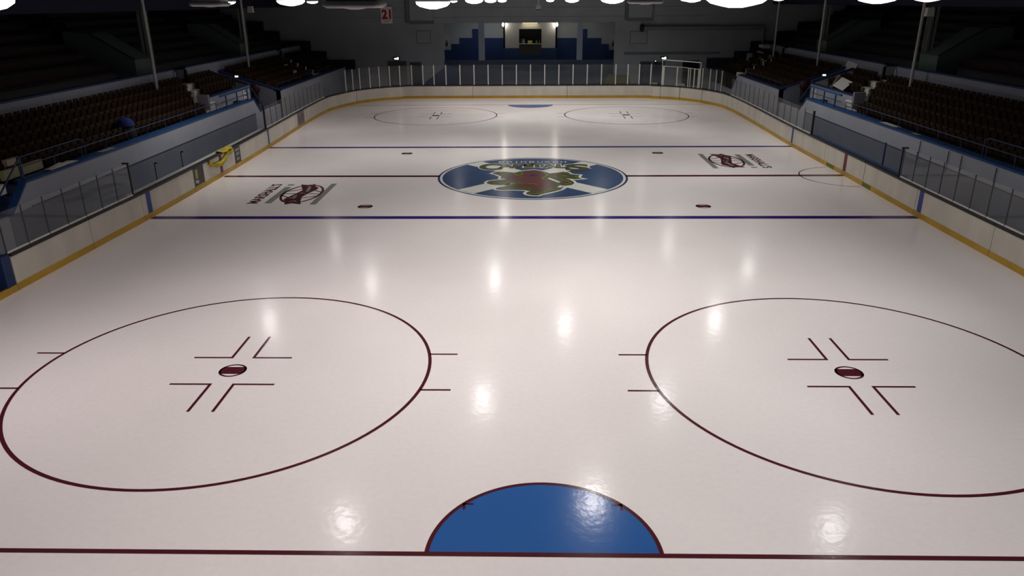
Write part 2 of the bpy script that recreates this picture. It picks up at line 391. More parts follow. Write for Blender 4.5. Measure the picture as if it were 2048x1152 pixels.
# lettering
spans = [('C', 962, 1001, 327.6, 340), ('A', 999, 1026, 327.6, 336.6), ('P', 1028, 1050, 327.8, 335.6), ('I', 1053, 1062, 327.8, 335.2), ('T', 1064, 1086, 327.8, 335.2),
         ('A', 1086, 1112, 327.8, 335.6), ('L', 1114, 1134, 327.8, 336.4), ('S', 1135, 1173, 328.2, 341)]
for nm, bold, mm, zz in (('letter_outline', .095, I_CREAM, 5.7), ('letter', .055, I_OLIVE, 6.5)):
    for ch, ua, ub, va, vb in spans:
        mb = MB()
        pa = at((ua+ub)/2, va+1.2, 2, 0).y; pb = at((ua+ub)/2, vb, 2, 0).y; xa = at(ua, (va+vb)/2, 2, 0).x; xb = at(ub, (va+vb)/2, 2, 0).x
        fit_text(mb, ch, bold, lambda a, b: (xa+(xb-xa)*a, pb+(pa-pb)*b, ZL*zz))
        if nm == 'letter_outline':
            for k, (x, y, z) in enumerate(mb.v): pass
        mark(nm, mb, mm, None, crest)
mb = MB()
us = [1003, 1019, 1033, 1047, 1064, 1080, 1096, 1111, 1127]
for ch, u in zip('EDINBURGH', us):
    x = at(u, 325.5, 2, 0).x
    fit_text(mb, ch, .0, lambda a, b: (x-(.14 if ch != 'I' else .03)+(.28 if ch != 'I' else .06)*a, 3.08+.36*b, ZL*6))
mark('small_lettering', mb, I_CREAM, 'small pale EDINBURGH lettering', crest)

# sponsor marks, left one built at its place and the right one turned half round
def sponsor(flip):
    def T(x, y): return (x, y) if not flip else (-.02-x, -.02-y+.05)
    def U(u, v): p = at(u, v, 2, 0); return T(p.x, p.y)
    mb = MB()
    fit_text(mb, "MARSHALL'S", .03, lambda a, b: (*T(-11.62-.46*b, -5.22+3.5*a), ZL*2))
    root = mark('sponsor_mark', mb, I_BROWN, "dark brown MARSHALL'S sponsor mark with a wheel emblem on the %s side of the ice" % ('right' if flip else 'left'))
    gm = MB()
    k = -5.2
    rnd = random.Random(3)
    while k < -1.8:
        wd = rnd.uniform(.07, .15)
        if not (-2.25 < k < -2.1): gm.flat([T(-11.34+.0, k), T(-11.34, k+wd), T(-11.04, k+wd), T(-11.04, k)], ZL*2)
        k += wd+.03
    k = -5.4
    while k < -1.7:
        wd = rnd.uniform(.07, .14)
        gm.flat([T(-9.36, k), T(-9.36, k+wd), T(-9.10, k+wd), T(-9.10, k)], ZL*2)
        k += wd+.025
    mark('sponsor_small_print', gm, I_GREY, 'rows of grey small print', root)
    wh = MB(); cx, cy = -10.2, -3.5
    ring = [T(cx+.82*math.cos(t), cy+1.62*math.sin(t)) for t in [2*PI*i/72 for i in range(72)]]
    wh.stroke(ring, .11, ZL*2, closed=True)
    def B(x, y): return U(540+x/14.63, 360+y/14.63)
    for l_ in ([(390, 355), (950, 272)], [(350, 400), (780, 405)], [(300, 435), (530, 512)], [(1310, 305), (1490, 355)], [(1150, 405), (1450, 410)], [(890, 532), (1410, 462)]):
        wh.stroke([B(*p) for p in l_], .075, ZL*2)
    mark('wheel_emblem', wh, I_BROWN, 'dark brown spoked oval', root)
    def B(x, y): return U(540+x/14.63, 360+y/14.63)
    rb = MB().flat([B(*p) for p in [(430, 722), (418, 600), (360, 600), (440, 545), (520, 510), (760, 400), (960, 300), (935, 240), (930, 200), (915, 135), (1100, 150), (1240, 140), (1325, 118), (1330, 180), (1430, 235), (1340, 300), (1240, 340), (1060, 430), (930, 500), (890, 620), (900, 712), (760, 700), (640, 685), (540, 700)]], ZL*3)
    rib = mark('ribbon', rb, I_BROWN, 'solid dark brown ribbon across the wheel', root)
    sc = MB()
    for line in ([(590, 520), (600, 545)], [(650, 545), (700, 480), (780, 440), (740, 520), (680, 550)], [(860, 400), (930, 395), (960, 370)], [(980, 410), (1050, 395)], [(1060, 350), (1120, 260), (1150, 190)], [(1120, 340), (1170, 250), (1190, 190)], [(560, 640), (700, 610), (760, 640)]):
        sc.stroke([B(*p) for p in line], .07, ZL*4)
    mark('ribbon_script', sc, I_GREY, 'pale script strokes', rib)
sponsor(False); sponsor(True)

# ------------------------------------------------------------------ boards
# cumulative path around the visible rink, from near left to near right
def idx_of(side, y):
    best = min(range(len(RP)), key=lambda i: (abs(RP[i].y-y) if (RP[i].x < -8 if side < 0 else RP[i].x > 8) else 99)); return best
def sub_path(a, b):
    """points of the board line between two points given as ('L',y) ('E',x) ('R',y)"""
    def prm(q):
        k, val = q
        best = None
        for i in range(len(RP)):
            p0, p1 = RP[i], RP[(i+1) % len(RP)]
            if k == 'L' and (p0.x > -8 or p0.y < -21): continue
            if k == 'R' and (p0.x < 8 or p1.x < 8 or p0.y < -21): continue
            if k == 'E':
                if p0.y < 20: continue
                u0, u1 = p0.x, p1.x
            else: u0, u1 = p0.y, p1.y
            lo, hi = min(u0, u1), max(u0, u1)
            if lo <= val <= hi and hi > lo: best = i+(val-u0)/(u1-u0); break
        if best is None: raise ValueError(q)
        return best
    i0, i1 = prm(a), prm(b)
    def pt(t): i = int(t); return RP[i % len(RP)].lerp(RP[(i+1) % len(RP)], t-i)
    ks = [i0]+[k for k in range(int(i0)+1, int(i1)+1) if i0+.03 < k < i1-.03]+[i1]
    return [pt(k) for k in ks]
def offset(pts, d):
    out = []
    for i, p in enumerate(pts):
        a = pts[max(0, i-1)]; b = pts[min(len(pts)-1, i+1)]; t = (b-a).normalized(); out.append(p+Vector((-t.y, t.x))*d)   # left of travel = outside the rink
    return out
def wall_strip(mb, pts, d0, d1, z0, z1):
    A = offset(pts, d0); B = offset(pts, d1); n = len(A)
    v = [(p.x, p.y, z0) for p in A]+[(p.x, p.y, z0) for p in B]+[(p.x, p.y, z1) for p in A]+[(p.x, p.y, z1) for p in B]
    f = []
    for i in range(n-1):
        f += [(i, i+1, 2*n+i+1, 2*n+i), (n+i+1, n+i, 3*n+i, 3*n+i+1), (2*n+i, 2*n+i+1, 3*n+i+1, 3*n+i), (n+i, n+i+1, i+1, i)]
    f += [(0, 2*n, 3*n, n), (n-1, 2*n-1, 4*n-1, 3*n-1)]
    return mb.add(v, f)
BH = 1.07
SEGS = [  # start, end, label
 (('L', -15.35), ('L', -11.4), 'white dasher board section beside the dark gate at the near left'),
 (('L', -11.4), ('L', -7.95), 'white dasher board section just before the near blue line on the left'),
 (('L', -7.95), ('L', -3.25), 'white dasher board section carrying the near blue stripe on the left'),
 (('L', -3.25), ('L', -2.1), 'left players bench gate with a dark poster bearing yellow marks'),
 (('L', -2.1), ('L', 1.85), 'white dasher board section with the red stripe under the yellow cloth on the left'),
 (('L', 1.85), ('L', 2.75), 'left players bench gate with a grey and black poster'),
 (('L', 2.75), ('L', 7.25), 'white dasher board section at the far half of the left players bench'),
 (('L', 7.25), ('L', 14.3), 'white dasher board section with the far blue stripe on the left'),
 (('L', 14.3), ('L', 20), 'white dasher board section with the greyish printed poster on the far left'),
 (('L', 20), ('E', -14.35), 'curved white dasher board forming the far left corner'),
 (('E', -14.35), ('E', -5), 'white dasher board rounding out of the far left corner'),
 (('E', -5), ('E', 3.2), 'straight white dasher board behind the far goal crease'),
 (('E', 3.2), ('E', 11.1), 'white dasher board right of the far goal crease'),
 (('E', 11.1), ('E', 12.55), 'left leaf of the white rink gate in the far right corner'),
 (('E', 12.55), ('E', 14.0), 'right leaf of the white rink gate in the far right corner'),
 (('E', 14.0), ('R', 23.4), 'curved white dasher board forming the far right corner'),
 (('R', 23.4), ('R', 15.9), 'white dasher board section before the dark seam on the far right'),
 (('R', 15.9), ('R', 7.2), 'white dasher board section between the dark seam and the far blue stripe on the right'),
 (('R', 7.2), ('R', 2.6), 'white dasher board section with the far blue stripe on the right'),
 (('R', 2.6), ('R', -2.2), 'scuffed white dasher board section with the red centre stripe on the right'),
 (('R', -2.2), ('R', -7.1), 'scuffed white dasher board section after the centre gate seam on the right'),
 (('R', -7.1), ('R', -12.2), 'white dasher board section with the near blue stripe on the right'),
 (('R', -12.2), ('R', -19.5), 'white dasher board section at the right edge of the view')]
STRIPES = {2: (('L', -7.6), ('L', -7.26), 'b'), 4: (('L', -.17), ('L', .15), 'r'), 7: (('L', 7.5), ('L', 7.75), 'b'),
           18: None, 17: (('R', 7.8), ('R', 7.5), 'b'), 19: (('R', .17), ('R', -.17), 'r'), 21: (('R', -7.3), ('R', -7.62), 'b')}
STRB = mat('stripe_blue', (.03, .045, .22), .5); STRR = mat('stripe_red', (.13, .015, .02), .5)
GAP = .014
SEAM = {9, 13, 14, 16, 19}      # sections that end at an open dark seam
SEGOBJ = []
for i, (a, b, lab) in enumerate(SEGS):
    pts = sub_path(a, b)
    d = pts[1]-pts[0]; pts[0] = pts[0]+d.normalized()*(.026 if i-1 in SEAM else GAP); d = pts[-2]-pts[-1]; pts[-1] = pts[-1]+d.normalized()*(.026 if i in SEAM else GAP)
    root = wall_strip(MB(), pts, .0, .11, .0, BH).build('dasher_board', BOARD); tag(root, lab, 'rink board', 'dasher boards around the ice')
    wall_strip(MB(), pts, -.012, .0, .0, .215).build('kick_strip', YELLOW, root)['label'] = 'yellow kick strip'
    c = wall_strip(MB(), pts, -.03, .15, BH-.03, BH+.06).build('cap_rail', BLACK, root); c['label'] = 'black cap rail'
    st = STRIPES.get(i)
    if st:
        wall_strip(MB(), sub_path(st[0], st[1]), -.006, .0, .2, BH).build('painted_stripe', STRB if st[2] == 'b' else STRR, root)['label'] = 'blue stripe' if st[2] == 'b' else 'dark red stripe'
    SEGOBJ.append(root)
# grey ledge behind the bench boards and thin light rail under shields
def poster(seg, y0, y1, base, marks):
    x = rp_left((y0+y1)/2)+.014
    dx = (rp_left(y1)-rp_left(y0))/(y1-y0)
    def P(y, z, k=0): return (rp_left(y)+.012+k, y, z)
    mb = MB().add([P(y0, .17), P(y1, .17), P(y1, 1.04), P(y0, 1.04)], [(0, 1, 2, 3)])
    o = mb.build('poster', base, SEGOBJ[seg]); o['label'] = 'printed poster'
    for (ya, yb, za, zb, mm) in marks:
        MB().add([P(ya, za, .003), P(yb, za, .003), P(yb, zb, .003), P(ya, zb, .003)], [(0, 1, 2, 3)]).build('poster_print', mm, o)
PD = mat('poster_dark', (.035, .028, .028), .5); PY = mat('poster_yellow', (.30, .27, .04), .5); PG = mat('poster_grey', (.22, .22, .21), .5); PV = mat('poster_violet_grey', (.20, .17, .17), .6, noise=.3, nscale=4)
WH = mat('print_white', (.5, .5, .5), .5)
y = -3.2
pz = [(y+.03, y+1.05, .18, .24, PY), (y+.15, y+.42, .55, .95, PY), (y+.1, y+.2, .35, .5, WH), (y+.25, y+.42, .33, .47, WH)]
poster(3, -3.2, -2.14, PD, pz)
poster(5, 1.9, 2.7, PD, [(2.0, 2.6, .82, .95, PG), (2.05, 2.55, .6, .75, PG), (2.1, 2.5, .35, .5, PG)])
poster(8, 14.42, 16.2, PV, [(14.75, 15.0, .3, .8, mat('poster_ink', (.08, .06, .08), .6)), (15.6, 15.85, .35, .85, MATS['poster_ink']), (15.28, 15.36, .2, .95, MATS['poster_ink'])])
# green scuffs low on the right boards
GREENISH = mat('algae_green', (.12, .15, .02), .6)
for (ya, yb) in ((2.2, 1.2), (-2.25, -3.1)):
    wall_strip(MB(), sub_path(('R', ya), ('R', yb)), -.016, -.012, .02, .2).build('stain', GREENISH, SEGOBJ[19 if ya > 0 else 20])['label'] = 'greenish stain on the kick strip'

# bench ledges
lg = MB(); wall_strip(lg, sub_path(('L', -8.35), ('L', 7.45)), .12, .42, BH-.03, BH+.045)
tag(lg.build('bench_ledge', LEDGEGREY), 'light grey ledge along the top of the left bench boards', 'ledge')
lg = MB(); wall_strip(lg, sub_path(('R', 4.9), ('R', -5.3)), .16, .42, BH-.03, BH+.03)
tag(lg.build('bench_ledge', BLUE), 'dark blue ledge along the top of the right penalty box boards', 'ledge')

# ------------------------------------------------------------------ shields
def shield_run(pts_y, z1, pane_m, post_m, labelf, group, post_r=.018, last_post=True, post_w=None):
    """pts_y: list of Vector post positions; every panel is a thing = pane + post"""
    for i in range(len(pts_y)-1):
        a, b = pts_y[i], pts_y[i+1]
        root = empty('shield_panel', labelf(i), 'rink glass', group, (a.x, a.y, BH+.06))
        d = (b-a); n = Vector((-d.y, d.x)).normalized()*.006
        h = z1-BH-.06
        e = .02*d.normalized()
        MB().hexa([(*(e-n), .02), (*(d-e-n), .02), (*(d-e+n), .02), (*(e+n), .02), (*(e-n), h), (*(d-e-n), h), (*(d-e+n), h), (*(e+n), h)]).build('pane', pane_m, root)
        p = post_w or .03; t = d.normalized()*p/2; k = Vector((-t.y, t.x))
        MB().hexa([(*(-t-k), 0), (*(t-k), 0), (*(t+k), 0), (*(-t+k), 0), (*(-t-k), h+.01), (*(t-k), h+.01), (*(t+k), h+.01), (*(-t+k), h+.01)]).build('post', post_m, root)
        n2 = Vector((-d.y, d.x)).normalized()*.02
        MB().hexa([(*(e-n2), 0), (*(d-e-n2), 0), (*(d-e+n2), 0), (*(e+n2), 0), (*(e-n2), .05), (*(d-e-n2), .05), (*(d-e+n2), .05), (*(e+n2), .05)]).build('bottom_rail', RAILGREY if post_m is not POSTW else BLACK, root)
def offp(side, y, d=.07): return Vector(((rp_left(y)-d) if side < 0 else (rp_right(y)+d), y))
ZS = 2.33
shield_run([offp(-1, -15.35+k*1.0) for k in range(8)], ZS, PANE, STEELDK, lambda i: 'clear shield panel on the near left boards, %s from the dark gate' % nth(i), 'near left rink glass')
n = 13; ys = [7.7+k*(22.4-7.7)/n for k in range(n+1)]
shield_run([offp(-1, y) for y in ys], ZS, PANE, STEELDK, lambda i: 'clear shield panel on the far left boards, %s beyond the far blue line' % nth(i), 'far left rink glass')
n = 14; ys = [-5.4-k*1.02 for k in range(n+1)]
shield_run([offp(1, y) for y in ys], ZS, PANE, STEELDK, lambda i: 'clear shield panel on the near right boards, %s this side of the penalty box' % nth(i), 'near right rink glass')
n = 15; ys = [5.1+k*(23.0-5.1)/n for k in range(n+1)]
shield_run([offp(1, y) for y in ys], ZS, PANE, STEELDK, lambda i: 'clear shield panel on the far right boards, %s beyond the penalty box' % nth(i), 'far right rink glass')
# end of bench posts, thick black
for s, y, z1, lab in ((-1, -8.33, 2.36, 'thick black post where the near left glass ends at the bench'), (-1, 7.55, 2.45, 'thick black post where the far left glass starts beyond the bench'),
                  (1, -5.25, 2.3, 'slim black post with a knob where the near right glass ends'), (1, 4.95, 2.36, 'thick dark post where the far right glass starts beyond the penalty box')):
    p = offp(s, y); w = .05 if y < 0 else .09
    mb = MB().box(p.x-w/2, p.x+w/2, y-w/2, y+w/2, BH-.2, z1)
    if s > 0 and y < 0: mb.box(p.x-.05, p.x+.2, y-.05, y+.05, z1-.06, z1)
    elif s < 0 and y < 0: mb.box(p.x-.2, p.x+.04, y-.04, y+.04, z1-.05, z1)
    tag(mb.build('glass_end_post', BLACK), lab, 'post')
# end shields from photo post positions: (u, v of the bottom)
endp = [(692, 179), (706, 175), (720, 174), (740, 172.5), (759, 172), (780, 171), (800, 170), (824, 169), (846, 169), (870, 169), (892, 169), (920, 169), (948.5, 169), (976.5, 169), (1005, 169), (1033, 169),
        (1061, 169), (1090, 169), (1118, 169), (1146, 169), (1175, 169), (1204, 169), (1231.5, 169), (1255, 169), (1278, 169), (1301, 170), (1323, 170.5)]
def on_rail(u):
    """point on the board top whose direction matches photo column u (far end)"""
    best = None
    for i in range(len(RP)):
        p0, p1 = RP[i], RP[(i+1) % len(RP)]
        if p0.y < 22: continue
        for k in range(10):
            q = p0.lerp(p1, k/10); d = Vector((q.x, q.y, BH))-CAM; uu = 1024+F_PX*d.dot(_r2)/d.dot(_fw)
            if best is None or abs(uu-u) < best[0]: best = (abs(uu-u), q)
    return best[1]
E1 = [on_rail(u)+Vector((0, .07)) for u, v in endp]
shield_run(E1, 2.78, PANE_END, POSTW, lambda i: 'tall clear panel with white post behind the far goal, %s from the left corner' % nth(i), 'far end rink glass', post_w=.085)
u2 = [1403, 1418, 1430, 1441, 1449]
E3 = [on_rail(u)+Vector((.03, .06)) for u in u2]
shield_run(E3, 2.72, PANE_END, POSTW, lambda i: 'tall clear panel in the far right corner, %s right of the rink gate' % nth(i), 'far right corner rink glass', post_w=.06)
# gate frame in the far right corner
ga, gb, gc = on_rail(1323)+Vector((0, .12)), on_rail(1365)+Vector((0, .12)), on_rail(1398)+Vector((0, .12))
gate = empty('gate_frame', 'tall white framed gate glass in the far right corner of the rink', 'gate', None, (0, 0, 0))
mb = MB()
for p, q in ((ga, gb), (gb, gc)):
    for t in (0, 1): pass
mb.tube((ga.x, ga.y, 3.2), (gc.x, gc.y, 3.14), .035); mb.tube((ga.x, ga.y, BH), (ga.x, ga.y, 3.2), .03); mb.tube((gc.x+.05, gc.y, BH), (gc.x+.05, gc.y, 3.14), .035)
mb.build('outer_frame', POSTW, gate)
mb = MB().tube((ga.x, ga.y, 2.7), (gb.x, gb.y, 2.66), .022).tube((gb.x, gb.y, 2.66), (gc.x, gc.y, 2.6), .022); mb.build('middle_rail', POSTW, gate)
for t, w in ((.03, .17), (.36, .085), (.66, .06), (.72, .05), (.84, .09), (.985, .2)):
    p = (ga.lerp(gb, t*2) if t < .5 else gb.lerp(gc, t*2-1)); MB().box(p.x-w/2, p.x+w/2, p.y-.05, p.y+.02, BH+.06, 2.66).build('gate_post', POSTW, gate)
for p, q in ((ga, gb), (gb, gc)):
    MB().hexa([(p.x, p.y, BH+.06), (q.x, q.y, BH+.06), (q.x, q.y+.01, BH+.06), (p.x, p.y+.01, BH+.06), (p.x, p.y, 2.62), (q.x, q.y, 2.62), (q.x, q.y+.01, 2.62), (p.x, p.y+.01, 2.62)]).build('pane', PANE_END, gate)
# support stubs behind the benches
for s, y, h, lab in ((-1, -5.4, 1.75, 'thin black stanchion by the left bench, nearer one'), (-1, -2.9, 1.75, 'thin black stanchion by the left bench, farther one')):
    x = -15.6; mb = MB().tube((x, y, 0), (x, y, h), .02).tube((x, y, h), (x+.12, y, h), .03)
    tag(mb.build('stanchion', BLACK), lab, 'post')
x = 15.6
tag(MB().tube((x, -2.2, 0), (x, -2.2, 1.95), .04).build('stanchion', RAILBLUE), 'thick blue stanchion standing in the right penalty box', 'post')
# dark gate at near left (opening seen at the photo's left edge)
gt = empty('side_gate', 'dark blue gate post and opening at the near left edge of the rink', 'gate', None, (0, 0, 0))
x = rp_left(-15.5)
MB().box(x-.3, x, -15.75, -15.38, 0, 1.13).build('gate_jamb', NAVY, gt)
MB().box(x-.30, x-.02, -19.5, -15.78, 0, .14).build('sill', BLACK, gt)
MB().box(x-.9, x-.85, -19.5, -15.78, 0.0, 1.9).build('gate_leaf', NAVY, gt)
mb = MB().tube((x-.82, -16.6, .35), (x-.82, -16.1, .35), .03).tube((x-.82, -16.1, .1), (x-.82, -16.1, .35), .03); mb.build('latch', STEELDK, gt)
wall_strip(MB(), sub_path(('L', -19.5), ('L', -15.37)), -.012, .05, 0, .2).build('kick_strip', YELLOW, gt)['label'] = 'yellow kick strip'
# yellow cloth over the boards
def cloth():
    mb = MB(); n = 26; rows = []
    for i in range(n+1):
        t = i/n; y = -1.5+2.95*t
        x = rp_left(y)
        # hangs in a swag; narrow at both ends
        top = 1.16+.02*math.sin(9*t); sag = .30*math.sin(PI*min(1, t*1.25))**.8 if t < .8 else .06
        wdt = .17+.10*math.sin(PI*t)+.04*math.sin(13*t)
        low = top-sag-.06
        r = []
        for k in range(7):
            s = k/6
            z = low + (-wdt)*(s-.0) + .03*math.sin(20*t+4*s)
            zz = z if k else low
            r.append((x+.05+.06*math.sin(PI*s)+.02*math.sin(17*t+3*k), y+.05*math.sin(5*s), zz))
        rows.append(r)
    v = [p for r in rows for p in r]; f = [(i*7+k, i*7+k+1, (i+1)*7+k+1, (i+1)*7+k) for i in range(n) for k in range(6)]
    mb.add(v, f, True)
    # the part bunched on top of the boards at the far end
    rows = []
    for i in range(13):
        t = i/12; y = .1+1.35*t; x = rp_left(y); r = []
        for k in range(7):
            a = PI*k/6; r.append((x-.08+.19*math.cos(a), y+.03*math.sin(7*k), 1.10+.13*math.sin(a)*(.6+.4*math.sin(3+6*t))+.03*math.sin(11*t+2*k)))
        rows.append(r)
    v = [p for r in rows for p in r]; mb.add(v, [(i*7+k, i*7+k+1, (i+1)*7+k+1, (i+1)*7+k) for i in range(12) for k in range(6)], True)
    return mb
YCL = mat('yellow_cloth', (.48, .38, .02), .8, noise=.3, nscale=5)
co = cloth().build('yellow_banner', YCL); tag(co, 'crumpled yellow cloth banner draped over the left bench boards', 'banner')
so = co.modifiers.new('thick', 'SOLIDIFY'); so.thickness = .012
st = MB().box(rp_left(-1)+.13, rp_left(-1)+.14, -1.25, -.55, .86, .90); st.build('strap', BLACK, co)

STEPY = {}
# ------------------------------------------------------------------ grandstands, both sides
SD = {-1: dict(w=17.0, zl=2.40, n='left'), 1: dict(w=16.6, zl=2.33, n='right')}
YN0, YN1 = -11.4, 10.85          # ledge of the middle block
YV = 15.95                        # far face of the passage
def X(s, x): return s*x
for s in (-1, 1):
    q = SD[s]; w = q['w']; zl = q['zl']; nm = q['n']; yfar = 36.0 if s < 0 else 26.6
    zb = zl-.08
    wl = MB()
    wl.box(X(s, w), X(s, w+.25), YN0, YN1, 0, zb)
    wl.box(X(s, w), X(s, w+.25), YV, yfar, 0, zb)
    wl.prism([(YN1, 0), (YV, 0), (YV, 1.45), (YN1+1.0, 1.45), (YN1, zb)], 0, X(s, w), X(s, w+.18))
    wl.prism([(YN0, 0), (-16.4, 0), (-16.4, 1.45), (YN0-1.0, 1.45), (YN0, zb)], 0, X(s, w), X(s, w+.18))
    wl.box(X(s, w), X(s, w+.25), -30, -16.4, 0, zb)
    if s > 0: wl.prism([(26.6, 0), (36, 0), (36, .9), (28.2, .9), (26.6, zb)], 0, w, w+.2)
    o = wl.build('wall_'+nm, WALLW); tag(o, kind='structure')
    bb = MB().box(X(s, w-.02), X(s, w), YN0-1.2, YN1, 0, 1.5)
    tag(bb.build('baseboard_'+nm, WALLD), kind='structure')
    tr = MB().box(X(s, w-.04), X(s, w), YN0, YN1, 1.5, 1.53)
    tag(tr.build('trim_%d' % (1 if s < 0 else 2), SLATE), kind='structure')
    # vertical conduits on right wall
    # ledges (blue caps)
    for (ya, yb, which) in ((YN0, YN1, 'middle'), (YV, yfar, 'far')):
        lb = MB().box(X(s, w-.03), X(s, w+.42), ya, yb, zb, zl)
        tag(lb.build('parapet_cap', BLUE if which == 'middle' else NAVY), 'blue painted cap along the front wall of the %s stand, %s block' % (nm, which), 'wall cap', 'stand wall caps')
    # sloped caps and stairs down from each end of the middle block
    for (y0, d, wh) in ((YN1, 1, 'far'), (YN0, -1, 'near')):
        st = empty('stand_stairs', 'blue stairs dropping from the %s end of the %s stand ledge' % (wh, nm), 'stairs', 'stand stairs')
        mb = MB(); n = 7
        for k in range(n):
            ya = y0+d*(.02+k*.36); z = zb-.05-k*.28
            mb.box(X(s, w+.19), X(s, w+1.25), ya, ya+d*.36, 0, z)
        mb.build('steps', NAVY, st)
        mb = MB().prism([(y0, zb), (y0+d*1.05, 1.45), (y0+d*1.05, 1.52), (y0, zl+.02)], 0, X(s, w-.03), X(s, w+.22)); mb.build('stringer', BLUE, st)
        MB().path([(X(s, w+.1), y0-d*.1, zl+.75), (X(s, w+.1), y0+d*1.5, 2.0), (X(s, w+.1), y0+d*2.9, 1.15)], .03).tube((X(s, w+.1), y0-d*.1, zl), (X(s, w+.1), y0-d*.1, zl+.75), .03).build('handrail', RAILBLUE, st)
    # passage: panel behind the landing, slanted walls either side of the passage
    for (y0, d, wh) in ((YN1, 1, 'far'), (YN0, -1, 'near')):
        pw = empty('passage_wall', 'pale blue walls around the sunken %s passage of the %s stand' % (wh, nm), 'passage', 'stand passages')
        yl = y0-d*(4.3 if d > 0 else -.3)
        MB().box(X(s, w+1.3), X(s, w+1.45), yl, y0+d*3.25, 1.0, 3.12-(.25 if s < 0 else .3)).build('landing_panel', WALLW, pw)
        MB().box(X(s, w+1.28), X(s, w+1.47), yl, y0+d*3.25, 3.12-(.25 if s < 0 else .3), 3.2-(.25 if s < 0 else .3)).build('landing_panel_cap', NAVY, pw)
        if d > 0: MB().box(X(s, w+.9), X(s, w+1.5), y0-d*4.55, y0-d*4.32, 2.2, 3.15).build('end_pier', mat('pier_grey', (.2, .19, .22), .8), pw)
        yb = y0+d*3.25
        def wedge(ya, yc, x0, x1, z0, z1, zbot, mm, name):
            MB().prism([(X(s, x0), zbot), (X(s, x1), zbot), (X(s, x1), z1), (X(s, x0), z0)], 1, ya, yc).build(name, mm, pw)
        wedge(yb, yb+d*.15, w+1.45, w+3.9, 2.9, 3.72, 0.2, WALLW, 'near_side_wall')
        wedge(yb-d*.02, yb+d*.19, w+1.45, w+3.9, 2.98, 3.80, 2.9, NAVY, 'near_side_cap') if False else None
        MB().prism([(X(s, w+1.4), 2.88), (X(s, w+3.9), 3.70), (X(s, w+3.9), 3.80), (X(s, w+1.4), 2.98)], 1, yb-d*.03, yb+d*.22).build('near_side_cap', NAVY, pw)
        ye = y0+d*(YV-YN1)
        wedge(ye, ye+d*.2, w+.0, w+4.2, zb, 3.62, 0.2, WALLD, 'far_side_wall')
        MB().prism([(X(s, w-.03), zb), (X(s, w+4.2), 3.62), (X(s, w+4.2), 3.74), (X(s, w-.03), zl)], 1, ye-d*.03, ye+d*.3).build('far_side_cap', NAVY, pw)
        MB().box(X(s, w+.18), X(s, w+4.2), y0+d*2.6, ye, 0, .25).build('passage_floor', SLATE, pw)
        MB().box(X(s, w+4.2), X(s, w+4.4), yb, ye, 0, 3.7).build('passage_back', mat('dark_opening', (.01, .01, .012), .9), pw)
    # terrace for the lower rows
    NR = 5; x0 = w+.42; dx = (20.75-x0)/NR; z0 = zl-.35; dz = .26
    def terr(ya, yb, first=0):
        poly = [(X(s, w+.25 if not first else x0+first*dx), 0)]
        poly.append((X(s, w+.25 if not first else x0+first*dx), z0+first*dz))
        for k in range(first, NR):
            xa = x0+k*dx; poly.append((X(s, xa+dx), z0+k*dz)); poly.append((X(s, xa+dx), z0+(k+1)*dz))
        poly[-1] = (X(s, 20.95), z0+(NR-1)*dz); poly[-2] = (X(s, 20.95), z0+(NR-1)*dz); poly = poly[:-1]
        poly.append((X(s, 20.95), 0))
        return MB().prism(poly, 1, ya, yb)
    t = empty('seating_terrace', 'stepped dark concrete terrace of the lower %s stand' % nm, 'terrace')
    terr(YN0, YN1-4.6).build('middle_block', CONC, t); terr(YN1-4.6, YN1+3.2, 2).build('landing_block', CONC, t); terr(YN0-3.2, YN0, 2).build('near_landing_block', CONC, t)
    terr(YV+.3, 35.9 if s < 0 else 34.5).build('far_block', CONC, t); terr(-30, YN0-5.2).build('near_block', CONC, t)
    # band wall between lower and upper stand, with gaps at the aisles
    gaps = [(-12.0, -10.4), (9.4, 11.1), (28.6, 30.0)]
    cuts = [-30]+[v for gp in gaps for v in gp]+[35.9]
    bw = MB(); bc = MB()
    for ya, yb in zip(cuts[::2], cuts[1::2]):
        bw.box(X(s, 21.0), X(s, 21.15), ya, yb, 3.0, 4.22); bc.box(X(s, 20.98), X(s, 21.2), ya, yb, 4.22, 4.30)
    bo = bw.build('barrier_wall', BANDW); tag(bo, 'long pale wall dividing lower from upper seats in the %s stand' % nm, 'low wall')
    bc.build('cap', NAVY, bo)['label'] = 'dark blue cap'
    for gi, (ya, yb) in enumerate(gaps):
        gw = ('near', 'middle', 'far')[gi]
        ai = empty('aisle_steps', 'white-edged %s aisle steps climbing the %s stand' % (gw, nm), 'steps', 'aisle steps')
        mb = MB()
        for k in range(NR):
            xa = x0+k*dx; yc = ya+(yb-ya)*.5-1.2*(1-k/NR)
            if gi == 1:
                uu, vv = ((427, 1698), (416, 1706), (403, 1720), (392, 1733), (381, 1748))[k][0 if s < 0 else 1], (213, 206, 199, 190, 182)[k]
                yc = at(uu, vv, 0, s*(xa+.2)).y
            STEPY[(s, gi, k)] = yc
            mb.box(X(s, xa+.02), X(s, xa+.40), yc-.6, yc+.6, z0+k*dz, z0+k*dz+.32)
            mb.box(X(s, xa+.42), X(s, xa+.55), yc-.45, yc-.25, z0+k*dz+.15, z0+k*dz+.62) if k % 2 else None
        mb.box(X(s, 20.9), X(s, 21.3), ya+.1, yb-.1, 3.2, 3.36); mb.build('step', STEPW, ai)
        for yq in (ya-.12, yb): MB().box(X(s, 20.9), X(s, 22.0), yq, yq+.12, 3.2, 4.1).build('return_wall', WALLW, ai)
        MB().box(X(s, 22.0), X(s, 22.1), ya-.1, yb+.1, 3.5, 4.15).build('end_wall', WALLW, ai)
    # upper terrace
    NU = 9; ux = 21.15; udx = 1.0; uz = 3.6; udz = .50
    poly = [(X(s, ux), 0), (X(s, ux), uz)]
